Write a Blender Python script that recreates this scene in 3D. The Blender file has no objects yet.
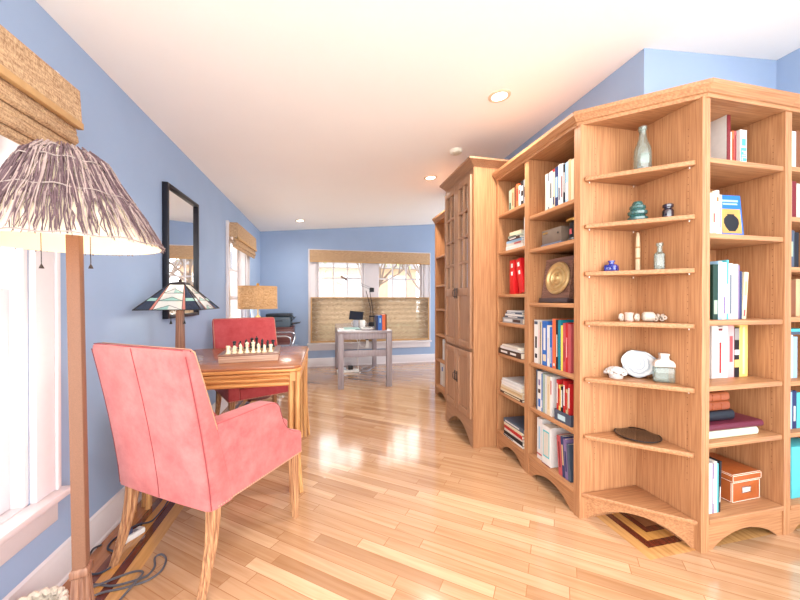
import bpy, bmesh, math, random
from mathutils import Vector, Matrix, Euler
random.seed(7)
PI = math.pi
scn = bpy.context.scene
COL = scn.collection

# ------------------------------------------------------------------ materials
def S(r, g, b):
    f = lambda c: (c/255/12.92) if c/255 <= .04045 else ((c/255+.055)/1.055)**2.4
    return (f(r), f(g), f(b), 1)

def base_mat(name, rough=.6, spec=.3):
    m = bpy.data.materials.new(name); m.use_nodes = True
    nt = m.node_tree; b = nt.nodes['Principled BSDF']
    b.inputs['Roughness'].default_value = rough
    b.inputs['Specular IOR Level'].default_value = spec
    return m, nt, b

def noise_col(nt, c1, c2, scale=(1, 1, 1), nscale=5, detail=4, lo=.3, hi=.7, coord='Object'):
    tc = nt.nodes.new('ShaderNodeTexCoord'); mp = nt.nodes.new('ShaderNodeMapping')
    mp.inputs['Scale'].default_value = scale
    n = nt.nodes.new('ShaderNodeTexNoise'); n.inputs['Scale'].default_value = nscale
    n.inputs['Detail'].default_value = detail
    r = nt.nodes.new('ShaderNodeValToRGB')
    r.color_ramp.elements[0].position = lo; r.color_ramp.elements[1].position = hi
    r.color_ramp.elements[0].color = c1; r.color_ramp.elements[1].color = c2
    L = nt.links
    L.new(tc.outputs[coord], mp.inputs[0]); L.new(mp.outputs[0], n.inputs['Vector'])
    L.new(n.outputs['Fac'], r.inputs[0])
    return r, n

_m = {}
def plain(rgb, rough=.55, spec=.3, metal=0, var=.06, ns=40):
    k = ('p', rgb, rough, spec, metal)
    if k in _m: return _m[k]
    m, nt, b = base_mat('paint_%d_%d_%d' % rgb, rough, spec)
    c = S(*rgb); d = tuple(max(0, x*(1-var)) for x in c[:3])+(1,)
    r, n = noise_col(nt, d, c, nscale=ns)
    nt.links.new(r.outputs[0], b.inputs['Base Color'])
    b.inputs['Metallic'].default_value = metal
    _m[k] = m
    return m

def wood(name, c1, c2, axis='Z', rough=.45, s=1.0, spec=.35):
    m, nt, b = base_mat(name, rough, spec)
    lo, hi = 1.6*s, 34*s
    sc = {'X': (lo, hi, hi), 'Y': (hi, lo, hi), 'Z': (hi, hi, lo)}[axis]
    sf = tuple(x*(4.5 if x == hi else 3) for x in sc)
    r, n = noise_col(nt, c1, c2, scale=sf, nscale=1.0, detail=3, lo=.34, hi=.64)
    # broad tone drift
    r2, n2 = noise_col(nt, (.90, .87, .84, 1), (1, 1, 1, 1), scale=tuple(x*.30 for x in sc), nscale=1.0, detail=3)
    n2.inputs['Distortion'].default_value = 1.2
    mx = nt.nodes.new('ShaderNodeMixRGB'); mx.blend_type = 'MULTIPLY'; mx.inputs[0].default_value = 1
    nt.links.new(r.outputs[0], mx.inputs[1]); nt.links.new(r2.outputs[0], mx.inputs[2])
    nt.links.new(mx.outputs[0], b.inputs['Base Color'])
    return m

OAK1, OAK2 = S(158, 109, 73), S(184, 134, 94)
M = {}
M['oak_z'] = wood('oak_upright_grain', OAK1, OAK2, 'Z')
M['oak_x'] = wood('oak_long_grain', OAK1, OAK2, 'X')
M['oak_y'] = wood('oak_deep_grain', OAK1, OAK2, 'Y')
M['oak_shadow'] = wood('oak_back_shadow', S(30, 20, 14), S(44, 30, 20), 'Z', rough=.8)  # shadow at the back of the left bookcases, painted into the oak
M['cab_z'] = wood('cabinet_oak_upright', S(152, 112, 84), S(172, 132, 102), 'Z')
M['cab_x'] = wood('cabinet_oak_long', S(152, 112, 84), S(172, 132, 102), 'X')
M['table_top'] = wood('varnished_walnut_top', S(138, 84, 58), S(176, 116, 80), 'X', rough=.22, spec=.6)
M['cane'] = wood('honey_hardwood', S(176, 120, 72), S(222, 170, 112), 'Z', rough=.35)
M['cane_x'] = wood('honey_hardwood_rail', S(176, 112, 60), S(224, 164, 100), 'X', rough=.3)
M['leg'] = wood('washed_beech_leg', S(140, 92, 64), S(198, 150, 108), 'Z', rough=.4)
M['lamp_wood'] = plain((130, 92, 72), .6, var=.22, ns=420)
M['lamp_wood2'] = wood('reddish_post', S(112, 74, 58), S(152, 112, 90), 'Z', rough=.4)
M['box_wood'] = wood('pale_walnut_box', S(168, 126, 104), S(206, 172, 150), 'X', rough=.35)
M['box_top'] = wood('walnut_box_top', S(120, 84, 70), S(154, 114, 96), 'X', rough=.3)
M['desk'] = wood('weathered_grey_wood', S(142, 132, 138), S(166, 157, 162), 'Z', rough=.35)
M['desk_x'] = wood('weathered_grey_board', S(150, 142, 148), S(172, 164, 168), 'Y', rough=.16, spec=.6)
M['dkwood'] = wood('dark_cherry', S(92, 52, 52), S(126, 76, 72), 'X', rough=.35)
M['frame_black'] = plain((26, 26, 34), .35)
M['white_trim'] = plain((216, 210, 212), .35, var=.02)
M['white'] = plain((240, 238, 234), .5, var=.03)
M['black'] = plain((24, 25, 30), .4)
M['chrome'] = plain((200, 205, 212), .18, metal=1, var=.02)
M['iron'] = plain((52, 44, 42), .45)
M['brass'] = plain((206, 164, 92), .3, metal=1, var=.05)
M['gold'] = plain((214, 182, 128), .4, metal=.6, var=.2)

def wall_mat():
    m, nt, b = base_mat('blue_wall_paint', .62, .25)
    r, n = noise_col(nt, S(148, 168, 198), S(153, 173, 203), nscale=3)
    nt.links.new(r.outputs[0], b.inputs['Base Color'])
    bp = nt.nodes.new('ShaderNodeBump'); bp.inputs['Strength'].default_value = .05
    n2 = nt.nodes.new('ShaderNodeTexNoise'); n2.inputs['Scale'].default_value = 220
    nt.links.new(n2.outputs['Fac'], bp.inputs['Height']); nt.links.new(bp.outputs[0], b.inputs['Normal'])
    return m
M['wall'] = wall_mat()
M['ceil'] = plain((252, 247, 241), .8, .1, var=.01, ns=4)

def suede(name, c1, c2):
    m, nt, b = base_mat(name, .85, .15)
    r, n = noise_col(nt, S(*c1), S(*c2), nscale=9, detail=8, lo=.35, hi=.68)
    n.inputs['Roughness'].default_value = .68
    nt.links.new(r.outputs[0], b.inputs['Base Color'])
    b.inputs['Sheen Weight'].default_value = .35
    b.inputs['Sheen Roughness'].default_value = .5
    b.inputs['Sheen Tint'].default_value = (1, .8, .8, 1)
    return m
M['suede'] = suede('rose_suede', (176, 86, 86), (200, 116, 113))
M['suede_dim'] = suede('rose_suede_dimmed', (178, 66, 70), (196, 90, 92))  # same rose suede; the far chair's dimmer light is put into the colour
M['seam'] = plain((140, 62, 66), .8)
M['nail'] = plain((196, 150, 120), .4)

# woven grass cloth: fine cross weave; through = share of light let through
def woven(name, dark, light, axis='X', translucent=0.0, holes=0.0, cs=1.0, bands=False):
    m, nt, b = base_mat(name, .75, .15)
    tc = nt.nodes.new('ShaderNodeTexCoord'); L = nt.links
    def ns(scale, s):
        mp = nt.nodes.new('ShaderNodeMapping'); mp.inputs['Scale'].default_value = scale
        n = nt.nodes.new('ShaderNodeTexNoise'); n.inputs['Scale'].default_value = s; n.inputs['Detail'].default_value = 3
        L.new(tc.outputs['Object'], mp.inputs[0]); L.new(mp.outputs[0], n.inputs['Vector']); return n
    a = ns((12*cs, 12*cs, 160*cs), 1.0); c = ns((90*cs, 90*cs, 40*cs), 1.0)
    add = nt.nodes.new('ShaderNodeMath'); add.operation = 'ADD'
    L.new(a.outputs['Fac'], add.inputs[0]); L.new(c.outputs['Fac'], add.inputs[1])
    half = nt.nodes.new('ShaderNodeMath'); half.operation = 'MULTIPLY'; half.inputs[1].default_value = .5
    L.new(add.outputs[0], half.inputs[0])
    r = nt.nodes.new('ShaderNodeValToRGB')
    r.color_ramp.elements[0].position = .38; r.color_ramp.elements[1].position = .6
    r.color_ramp.elements[0].color = S(*dark); r.color_ramp.elements[1].color = S(*light)
    if bands:   # thicker reeds in every course of the weave
        spz = nt.nodes.new('ShaderNodeSeparateXYZ'); L.new(tc.outputs['Object'], spz.inputs[0])
        wv_ = nt.nodes.new('ShaderNodeMath'); wv_.operation = 'MULTIPLY'; wv_.inputs[1].default_value = 2*PI/.082; L.new(spz.outputs[2], wv_.inputs[0])
        sn = nt.nodes.new('ShaderNodeMath'); sn.operation = 'SINE'; L.new(wv_.outputs[0], sn.inputs[0])
        ad = nt.nodes.new('ShaderNodeMath'); ad.operation = 'MULTIPLY_ADD'; ad.inputs[1].default_value = .022; L.new(sn.outputs[0], ad.inputs[0]); L.new(half.outputs[0], ad.inputs[2])
        half = ad
    L.new(half.outputs[0], r.inputs[0]); L.new(r.outputs[0], b.inputs['Base Color'])
    if translucent:
        out = nt.nodes['Material Output']
        tr = nt.nodes.new('ShaderNodeBsdfTranslucent'); L.new(r.outputs[0], tr.inputs['Color'])
        mx = nt.nodes.new('ShaderNodeMixShader'); mx.inputs[0].default_value = translucent
        L.new(b.outputs[0], mx.inputs[1]); L.new(tr.outputs[0], mx.inputs[2])
        tp = nt.nodes.new('ShaderNodeBsdfTransparent'); mx2 = nt.nodes.new('ShaderNodeMixShader')
        gt = nt.nodes.new('ShaderNodeMath'); gt.operation = 'GREATER_THAN'; gt.inputs[1].default_value = .5+.5*(.2-holes)
        L.new(half.outputs[0], gt.inputs[0]); L.new(gt.outputs[0], mx2.inputs[0])
        L.new(mx.outputs[0], mx2.inputs[1]); L.new(tp.outputs[0], mx2.inputs[2])
        L.new(mx2.outputs[0], out.inputs['Surface'])
    return m
M['shade'] = woven('woven_grass_shade', (146, 112, 84), (206, 174, 138), cs=2.2)
M['shade_open'] = woven('open_weave_shade', (122, 100, 80), (196, 172, 142), translucent=.55, holes=.02, cs=2.0, bands=True)
M['shade_band'] = plain((196, 156, 108), .7, var=.12)
M['drum'] = woven('woven_drum_shade', (140, 104, 72), (206, 172, 132), translucent=.25, holes=0.0, cs=1.6)
M['twig'] = plain((108, 84, 88), .8, var=.45, ns=60)
M['twig_pale'] = plain((164, 142, 136), .8, var=.3, ns=60)
M['cream_cloth'] = plain((244, 226, 198), .8, var=.03)

def glass_mat(name, tint=(1, 1, 1), refl=.08, body=0.0, bodycol=(1, 1, 1, 1), rough=.02):
    m = bpy.data.materials.new(name); m.use_nodes = True
    nt = m.node_tree; nt.nodes.clear(); L = nt.links
    out = nt.nodes.new('ShaderNodeOutputMaterial')
    tp = nt.nodes.new('ShaderNodeBsdfTransparent'); tp.inputs[0].default_value = (*tint, 1)
    gl = nt.nodes.new('ShaderNodeBsdfGlossy'); gl.inputs['Roughness'].default_value = rough
    lw = nt.nodes.new('ShaderNodeLayerWeight'); pw = nt.nodes.new('ShaderNodeMath'); pw.operation = 'POWER'; pw.inputs[1].default_value = 5
    L.new(lw.outputs['Facing'], pw.inputs[0])
    mul = nt.nodes.new('ShaderNodeMath'); mul.operation = 'MULTIPLY_ADD'; mul.inputs[1].default_value = .9-refl; mul.inputs[2].default_value = .035+refl
    L.new(pw.outputs[0], mul.inputs[0])
    mx = nt.nodes.new('ShaderNodeMixShader'); L.new(mul.outputs[0], mx.inputs[0])
    src = tp
    if body:
        df = nt.nodes.new('ShaderNodeBsdfDiffuse'); df.inputs[0].default_value = bodycol
        mb = nt.nodes.new('ShaderNodeMixShader'); mb.inputs[0].default_value = body
        L.new(tp.outputs[0], mb.inputs[1]); L.new(df.outputs[0], mb.inputs[2]); src = mb
    L.new(src.outputs[0], mx.inputs[1]); L.new(gl.outputs[0], mx.inputs[2]); L.new(mx.outputs[0], out.inputs[0])
    return m
M['glass'] = glass_mat('window_glass', refl=.0)
M['cab_glass'] = glass_mat('cabinet_glass', tint=(.75, .8, .85), refl=.7)
M['bottle'] = glass_mat('old_clear_glass', tint=(.82, .9, .88), refl=.05, body=.3, bodycol=S(150, 162, 154))
M['aqua'] = glass_mat('aqua_glass', tint=(.35, .6, .62), refl=.08, body=.5, bodycol=S(58, 112, 112))
M['cobalt'] = glass_mat('cobalt_glass', tint=(.15, .22, .75), refl=.08, body=.55, bodycol=S(34, 56, 170))
M['amethyst'] = glass_mat('dark_amethyst_glass', tint=(.3, .2, .35), refl=.1, body=.7, bodycol=S(44, 34, 52))
M['smoke'] = glass_mat('smoked_glass', tint=(.35, .28, .24), refl=.12, body=.45, bodycol=S(70, 58, 52))

def mirror_mat():
    m, nt, b = base_mat('silvered_mirror', .02, .5)
    r, n = noise_col(nt, (.86, .86, .88, 1), (.9, .9, .91, 1), nscale=2)
    nt.links.new(r.outputs[0], b.inputs['Base Color']); b.inputs['Metallic'].default_value = 1
    return m
M['mirror'] = mirror_mat()

def emit(name, col, st):
    m = bpy.data.materials.new(name); m.use_nodes = True; nt = m.node_tree; nt.nodes.clear()
    o = nt.nodes.new('ShaderNodeOutputMaterial'); e = nt.nodes.new('ShaderNodeEmission')
    e.inputs[0].default_value = col; e.inputs[1].default_value = st; nt.links.new(e.outputs[0], o.inputs[0]); return m

# oak strip floor: diagonal strips, each board its own tone, inlaid border along the walls
def floor_mat():
    m, nt, b = base_mat('diagonal_oak_strip_floor', .2, .5)
    N, L = nt.nodes, nt.links
    def math_(op, a, bb=None, c=None):
        n = N.new('ShaderNodeMath'); n.operation = op
        for i, v in enumerate((a, bb, c)):
            if v is None: continue
            if isinstance(v, (int, float)): n.inputs[i].default_value = v
            else: L.new(v, n.inputs[i])
        return n.outputs[0]
    tc = N.new('ShaderNodeTexCoord'); sp = N.new('ShaderNodeSeparateXYZ'); L.new(tc.outputs['Object'], sp.inputs[0])
    x, y = sp.outputs[0], sp.outputs[1]
    th = math.radians(52)               # boards run this far left of the long room axis
    ux, uy = -math.sin(th), math.cos(th)
    u = math_('ADD', math_('MULTIPLY', x, ux), math_('MULTIPLY', y, uy))
    v = math_('ADD', math_('MULTIPLY', x, uy), math_('MULTIPLY', y, -ux))
    W, LN = .06, .62
    vr = math_('DIVIDE', v, W); row = math_('FLOOR', vr)
    wn = N.new('ShaderNodeTexWhiteNoise'); wn.noise_dimensions = '1D'; L.new(row, wn.inputs['W'])
    uu = math_('ADD', math_('DIVIDE', u, LN), math_('MULTIPLY', wn.outputs['Value'], 7.3)); colm = math_('FLOOR', uu)
    cmb = N.new('ShaderNodeCombineXYZ'); L.new(row, cmb.inputs[0]); L.new(colm, cmb.inputs[1])
    wn2 = N.new('ShaderNodeTexWhiteNoise'); wn2.noise_dimensions = '2D'; L.new(cmb.outputs[0], wn2.inputs['Vector'])
    rp = N.new('ShaderNodeValToRGB')
    stops = [(0, S(172, 131, 96)), (.12, S(186, 145, 109)), (.6, S(194, 154, 118)), (.9, S(201, 162, 127)), (1, S(216, 180, 144))]
    rp.color_ramp.elements[0].color = stops[0][1]; rp.color_ramp.elements[1].color = stops[-1][1]
    for p, c in stops[1:-1]:
        e = rp.color_ramp.elements.new(p); e.color = c
    L.new(wn2.outputs['Value'], rp.inputs[0])
    # grain along each board
    cg = N.new('ShaderNodeCombineXYZ'); L.new(math_('MULTIPLY', u, 2.2), cg.inputs[0]); L.new(math_('MULTIPLY', v, 42), cg.inputs[1])
    L.new(math_('MULTIPLY', wn2.outputs['Value'], 90), cg.inputs[2])
    gn = N.new('ShaderNodeTexNoise'); gn.inputs['Scale'].default_value = 1; gn.inputs['Detail'].default_value = 4; gn.inputs['Distortion'].default_value = .6
    L.new(cg.outputs[0], gn.inputs['Vector'])
    gr = N.new('ShaderNodeValToRGB'); gr.color_ramp.elements[0].position = .3; gr.color_ramp.elements[1].position = .6
    gr.color_ramp.elements[0].color = (.84, .76, .68, 1); gr.color_ramp.elements[1].color = (1, 1, 1, 1)
    L.new(gn.outputs['Fac'], gr.inputs[0])
    mul = N.new('ShaderNodeMixRGB'); mul.blend_type = 'MULTIPLY'; mul.inputs[0].default_value = 1
    L.new(rp.outputs[0], mul.inputs[1]); L.new(gr.outputs[0], mul.inputs[2])
    # seams
    fv = math_('FRACT', vr); fu = math_('FRACT', uu)
    sv = math_('LESS_THAN', math_('ABSOLUTE', math_('SUBTRACT', fv, .5)), .478)
    su = math_('LESS_THAN', math_('ABSOLUTE', math_('SUBTRACT', fu, .5)), .4975)
    seam = math_('MULTIPLY', sv, su)
    sm = N.new('ShaderNodeMixRGB'); sm.blend_type = 'MIX'; L.new(seam, sm.inputs[0])
    sm.inputs[1].default_value = S(164, 116, 78); L.new(mul.outputs[0], sm.inputs[2])
    # border: distance from the nearest wall
    dl = math_('SUBTRACT', x, -1.045); db = math_('SUBTRACT', 5.85, y)
    dk = math_('MAXIMUM', math_('MAXIMUM', math_('SUBTRACT', 1.676, x), math_('SUBTRACT', 1.49, y)), math_('SUBTRACT', y, 4.14))
    dd = math_('MINIMUM', math_('MINIMUM', dl, db), dk)
    br = N.new('ShaderNodeValToRGB'); br.color_ramp.interpolation = 'CONSTANT'
    cols = [(0, S(176, 116, 76)), (.105, S(112, 56, 38)), (.14, S(214, 154, 84)), (.187, S(106, 50, 34)), (.225, S(212, 160, 100))]
    br.color_ramp.elements[0].color = cols[0][1]; br.color_ramp.elements[1].position = cols[1][0]; br.color_ramp.elements[1].color = cols[1][1]
    for p, c in cols[2:]:
        e = br.color_ramp.elements.new(p); e.color = c
    L.new(dd, br.inputs[0])
    bgm = N.new('ShaderNodeMixRGB'); bgm.blend_type = 'MULTIPLY'; bgm.inputs[0].default_value = 1
    mpb = N.new('ShaderNodeMapping'); mpb.inputs['Scale'].default_value = (50, 3, 1); L.new(tc.outputs['Object'], mpb.inputs[0])
    nb = N.new('ShaderNodeTexNoise'); nb.inputs['Scale'].default_value = 1; nb.inputs['Detail'].default_value = 3; L.new(mpb.outputs[0], nb.inputs['Vector'])
    gb = N.new('ShaderNodeValToRGB'); gb.color_ramp.elements[0].position = .3; gb.color_ramp.elements[1].position = .65
    gb.color_ramp.elements[0].color = (.72, .66, .6, 1); gb.color_ramp.elements[1].color = (1, 1, 1, 1); L.new(nb.outputs['Fac'], gb.inputs[0])
    L.new(br.outputs[0], bgm.inputs[1]); L.new(gb.outputs[0], bgm.inputs[2])
    isb = math_('LESS_THAN', dd, .285)
    fin = N.new('ShaderNodeMixRGB'); L.new(isb, fin.inputs[0]); L.new(sm.outputs[0], fin.inputs[1]); L.new(bgm.outputs[0], fin.inputs[2])
    L.new(fin.outputs[0], b.inputs['Base Color'])
    b.inputs['Coat Weight'].default_value = .7; b.inputs['Coat Roughness'].default_value = .12
    rn = N.new('ShaderNodeTexNoise'); rn.inputs['Scale'].default_value = 6; L.new(tc.outputs['Object'], rn.inputs['Vector'])
    L.new(math_('MULTIPLY_ADD', rn.outputs['Fac'], .10, .09), b.inputs['Roughness'])
    bp = N.new('ShaderNodeBump'); bp.inputs['Strength'].default_value = .12; bp.inputs['Distance'].default_value = .004
    L.new(math_('ADD', seam, math_('MULTIPLY', gn.outputs['Fac'], .25)), bp.inputs['Height']); L.new(bp.outputs[0], b.inputs['Normal'])
    return m
M['floor'] = floor_mat()

# ------------------------------------------------------------------ mesh kit
class MB:
    def __init__(s): s.bm = bmesh.new(); s.mi = 0; s.mats = None
    def face(s, vs):
        try:
            f = s.bm.faces.new(vs); f.material_index = s.mi; return f
        except ValueError: return None
    def v(s, co, T=None):
        co = Vector(co)
        return s.bm.verts.new(T @ co if T else co)
    def box(s, x0, x1, y0, y1, z0, z1, T=None):
        c = [s.v((x, y, z), T) for z in (z0, z1) for y in (y0, y1) for x in (x0, x1)]
        for q in ((0, 2, 3, 1), (4, 5, 7, 6), (0, 1, 5, 4), (2, 6, 7, 3), (0, 4, 6, 2), (1, 3, 7, 5)): s.face([c[i] for i in q])
        return s
    def loft(s, rings, cap=True, closed=True):
        R = [[s.v(p) for p in r] for r in rings]
        n = len(R[0])
        for a, b in zip(R, R[1:]):
            for i in range(n if closed else n-1):
                j = (i+1) % n; s.face([a[i], a[j], b[j], b[i]])
        if cap and closed:
            s.face(list(reversed(R[0]))); s.face(R[-1])
        return s
    def lathe(s, prof, c=(0, 0, 0), seg=20, T=None, cap=True):
        rings = []
        for r, z in prof:
            ring = [Vector((c[0]+max(r, 1e-4)*math.cos(2*PI*i/seg), c[1]+max(r, 1e-4)*math.sin(2*PI*i/seg), c[2]+z)) for i in range(seg)]
            rings.append([T @ p for p in ring] if T else ring)
        return s.loft(rings, cap)
    def tube(s, pts, r, seg=8, cap=True, up=None):
        pts = [Vector(p) for p in pts]; rings = []
        rr = r if isinstance(r, (list, tuple)) else [r]*len(pts)
        prev = None
        for i, p in enumerate(pts):
            t = (pts[min(i+1, len(pts)-1)]-pts[max(i-1, 0)]).normalized()
            if prev is None:
                a = Vector((0, 0, 1)) if abs(t.z) < .9 else Vector((1, 0, 0))
                n = t.cross(a).normalized()
            else:
                n = (prev - t*prev.dot(t)).normalized()
            prev = n; bnm = t.cross(n)
            rings.append([p+rr[i]*(math.cos(2*PI*k/seg)*n+math.sin(2*PI*k/seg)*bnm) for k in range(seg)])
        return s.loft(rings, cap)
    def prism(s, poly, a, b, plane='xy', T=None):
        f = {'xy': lambda p, h: (p[0], p[1], h), 'xz': lambda p, h: (p[0], h, p[1]), 'yz': lambda p, h: (h, p[0], p[1])}[plane]
        A = [s.v(f(p, a), T) for p in poly]; B = [s.v(f(p, b), T) for p in poly]
        n = len(poly)
        s.face(list(reversed(A))); s.face(B)
        for i in range(n): s.face([A[i], A[(i+1) % n], B[(i+1) % n], B[i]])
        return s
    def quad(s, *ps): s.face([s.v(p) for p in ps]); return s
    def build(s, name, m, parent=None, bevel=0, seg=2, smooth=True, ang=35, sub=0):
        bm = s.bm
        bmesh.ops.recalc_face_normals(bm, faces=bm.faces)
        if bevel:
            es = [e for e in bm.edges if len(e.link_faces) == 2 and e.calc_face_angle(0) > .5]
            bmesh.ops.bevel(bm, geom=es, offset=bevel, segments=seg, profile=.5, affect='EDGES', clamp_overlap=True)
        me = bpy.data.meshes.new(name); bm.to_mesh(me); bm.free()
        for x in (m if isinstance(m, (list, tuple)) else [m]): me.materials.append(x)
        if smooth:
            for p in me.polygons: p.use_smooth = True
            me.set_sharp_from_angle(angle=math.radians(ang))
        o = bpy.data.objects.new(name, me); COL.objects.link(o)
        if parent: o.parent = parent
        if sub:
            md = o.modifiers.new('sub', 'SUBSURF'); md.levels = sub; md.render_levels = sub
        return o

def thing(name, label, cat, loc=(0, 0, 0), rot=0, group=None):
    o = bpy.data.objects.new(name, None); COL.objects.link(o); o.empty_display_size = .05
    o.location = loc
    o.rotation_euler = rot if isinstance(rot, (tuple, list)) else (0, 0, rot)
    o['label'] = label; o['category'] = cat
    if group: o['group'] = group
    return o
def tag(o, label, cat, group=None):
    o['label'] = label; o['category'] = cat
    if group: o['group'] = group
    return o
def structure(o): o['kind'] = 'structure'; return o

# ------------------------------------------------------------------ room shell
XL, YB, XW, YW, X3, YN = -1.045, 5.85, 1.676, 1.492, 2.653, .3
ceil_z = lambda x: 2.25+.0898*(x-XL)
def wall_with_holes(name, a0, a1, top, holes, T, t=.16):
    """wall along local x from a0..a1, room side at y=0, thickness +y; holes = (x0,x1,z0,z1)"""
    b = MB(); xs = sorted({a0, a1, *[h[0] for h in holes], *[h[1] for h in holes]})
    for x0, x1 in zip(xs, xs[1:]):
        h = next((h for h in holes if h[0] <= x0 and h[1] >= x1), None)
        segs = [(0, top)] if not h else [(0, h[2]), (h[3], top)]
        for z0, z1 in segs: b.box(x0, x1, 0, t, z0, z1, T)
    return structure(b.build(name, M['wall'], smooth=False))
TL = Matrix.Translation((XL, 0, 0)) @ Matrix.Rotation(PI/2, 4, 'Z')    # local x -> +Y, local y -> -X
TBk = Matrix.Translation((0, YB, 0))
W1, W2, WB = (.62, 1.495, .40, 1.93), (4.02, 4.82, .40, 1.90), (-.175, 1.745, .40, 1.90)
wall_with_holes('wall_left', YN, YB+.16, 2.25, [(w[0], w[1], w[2]-.03, w[3]) for w in (W1, W2)], TL)
# back wall: top follows the sloping ceiling
b = MB()
for x0, x1, z0, z1 in ((XL, WB[0], 0, None), (WB[1], 3.3, 0, None), (WB[0], WB[1], 0, WB[2]-.03), (WB[0], WB[1], WB[3], None)):
    if z1 is None: b.prism([(x0, z0), (x1, z0), (x1, ceil_z(x1)), (x0, ceil_z(x0))], YB, YB+.16, 'xz')
    else: b.box(x0, x1, YB, YB+.16, z0, z1)
structure(b.build('wall_back', M['wall'], smooth=False))
b = MB(); b.prism([(XW, 0), (3.3, 0), (3.3, ceil_z(3.3)), (XW, ceil_z(XW))], 4.02, 4.14, 'xz')
b.prism([(XW, YW), (XW+.12, YW+.12), (XW+.12, 4.02), (XW, 4.02)], 0, ceil_z(XW))
b.prism([(XW, YW), (X3, YW), (X3, YW+.12), (XW+.12, YW+.12)], 0, 2.6)
structure(b.build('wall_inner', M['wall'], smooth=False))
b = MB(); b.box(X3, X3+.12, YN, YW+.12, 0, ceil_z(X3)); structure(b.build('wall_right', M['wall'], smooth=False))
b = MB(); b.box(XL-.16, 3.45, YN, YB+.16, -.05, 0); structure(b.build('floor', M['floor'], smooth=False))
b = MB(); b.prism([(XL-.17, ceil_z(XL-.17)), (3.45, ceil_z(3.45)), (3.45, ceil_z(3.45)+.1), (XL-.17, ceil_z(XL-.17)+.1)], YN+.15, YB+.17, 'xz')
structure(b.build('ceiling', M['ceil'], smooth=False))
def baseboard(name, pts):
    pr = [(0, 0), (.022, 0), (.022, .012), (.016, .02), (.016, .112), (.012, .122), (.010, .138), (0, .146)]
    b = MB(); (x0, y0), (x1, y1), n = pts
    n = Vector((n[0], n[1], 0))
    b.loft([[Vector((x0, y0, 0))+n*p[0]+Vector((0, 0, p[1])) for p in pr], [Vector((x1, y1, 0))+n*p[0]+Vector((0, 0, p[1])) for p in pr]])
    structure(b.build(name, M['white_trim']))
baseboard('baseboard_left', ((XL, YN), (XL, YB), (1, 0)))
baseboard('baseboard_back', ((XL+.022, YB), (3.3, YB), (0, -1)))

# windows ---------------------------------------------------------------------
def sash(par, x0, x1, z0, z1, y, cols, rows, fw=.045):
    f = MB(); t = .035
    f.box(x0, x0+fw, y, y+t, z0, z1); f.box(x1-fw, x1, y, y+t, z0, z1)
    f.box(x0+fw, x1-fw, y, y+t, z0, z0+fw); f.box(x0+fw, x1-fw, y, y+t, z1-fw, z1)
    o = f.build('sash', M['white_trim'], par, bevel=.004)
    g = MB(); g.box(x0+fw-.003, x1-fw+.003, y+.014, y+.019, z0+fw-.003, z1-fw+.003)
    g.build('glass_pane', M['glass'], o, smooth=False)
    if cols*rows > 1:
        m = MB(); w = .024
        for i in range(1, cols):
            x = x0+fw+(x1-x0-2*fw)*i/cols; m.box(x-w/2, x+w/2, y+.004, y+.03, z0+fw, z1-fw)
        for j in range(1, rows):
            z = z0+fw+(z1-z0-2*fw)*j/rows; m.box(x0+fw, x1-fw, y+.006, y+.028, z-w/2, z+w/2)
        m.build('muntin', M['white_trim'], o, smooth=False)
def window(name, T, op, mulls, cw, uc, lc, head=1.99, zm=1.16):
    w = bpy.data.objects.new(name, None); COL.objects.link(w); w.matrix_world = T; structure(w)
    x0, x1, z0, z1 = op
    c = MB()
    for a, bb in ((x0-cw, x0), (x1, x1+cw)): c.box(a, bb, -.022, 0, z0, z1); 
    c.box(x0-cw, x1+cw, -.022, 0, z1, head)
    for a in (x0-cw, x1+cw-.02): c.box(a, a+.02, -.032, -.022, z0, head)
    c.build('casing', M['white_trim'], w, bevel=.003)
    s = MB(); s.box(x0-cw-.018, x1+cw+.018, -.062, .0, z0-.028, z0); s.box(x0, x1, 0, .1, z0-.028, z0)
    s.build('stool', M['white_trim'], w, bevel=.006)
    a = MB(); a.box(x0-cw, x1+cw, -.02, 0, z0-.125, z0-.028); a.build('apron', M['white_trim'], w, bevel=.003)
    j = MB(); t = .02
    j.box(x0, x0+t, 0, .15, z0, z1); j.box(x1-t, x1, 0, .15, z0, z1); j.box(x0+t, x1-t, 0, .15, z1-t, z1)
    for m0, m1 in mulls: j.box(m0, m1, -.01, .14, z0, z1-t)
    j.box(x0+t, x1-t, .1, .16, z0-.028, z0)
    j.build('jamb', M['white_trim'], w, bevel=.002)
    edges = [x0+t]+[v for mm in mulls for v in mm]+[x1-t]
    for a, bb in zip(edges[::2], edges[1::2]):
        sash(w, a, bb, z0+.0005, zm+.02, .04, lc[0], lc[1])
        sash(w, a, bb, zm-.02, z1-t, .085, uc[0], uc[1])
    return w
window('window_1', TL, W1, [], .104, (1, 1), (1, 1), head=2.03)
window('window_2', TL, W2, [], .10, (2, 2), (1, 2))
window('window_3', TBk, WB, [(.66, .885)], .113, (3, 2), (1, 1))

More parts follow.
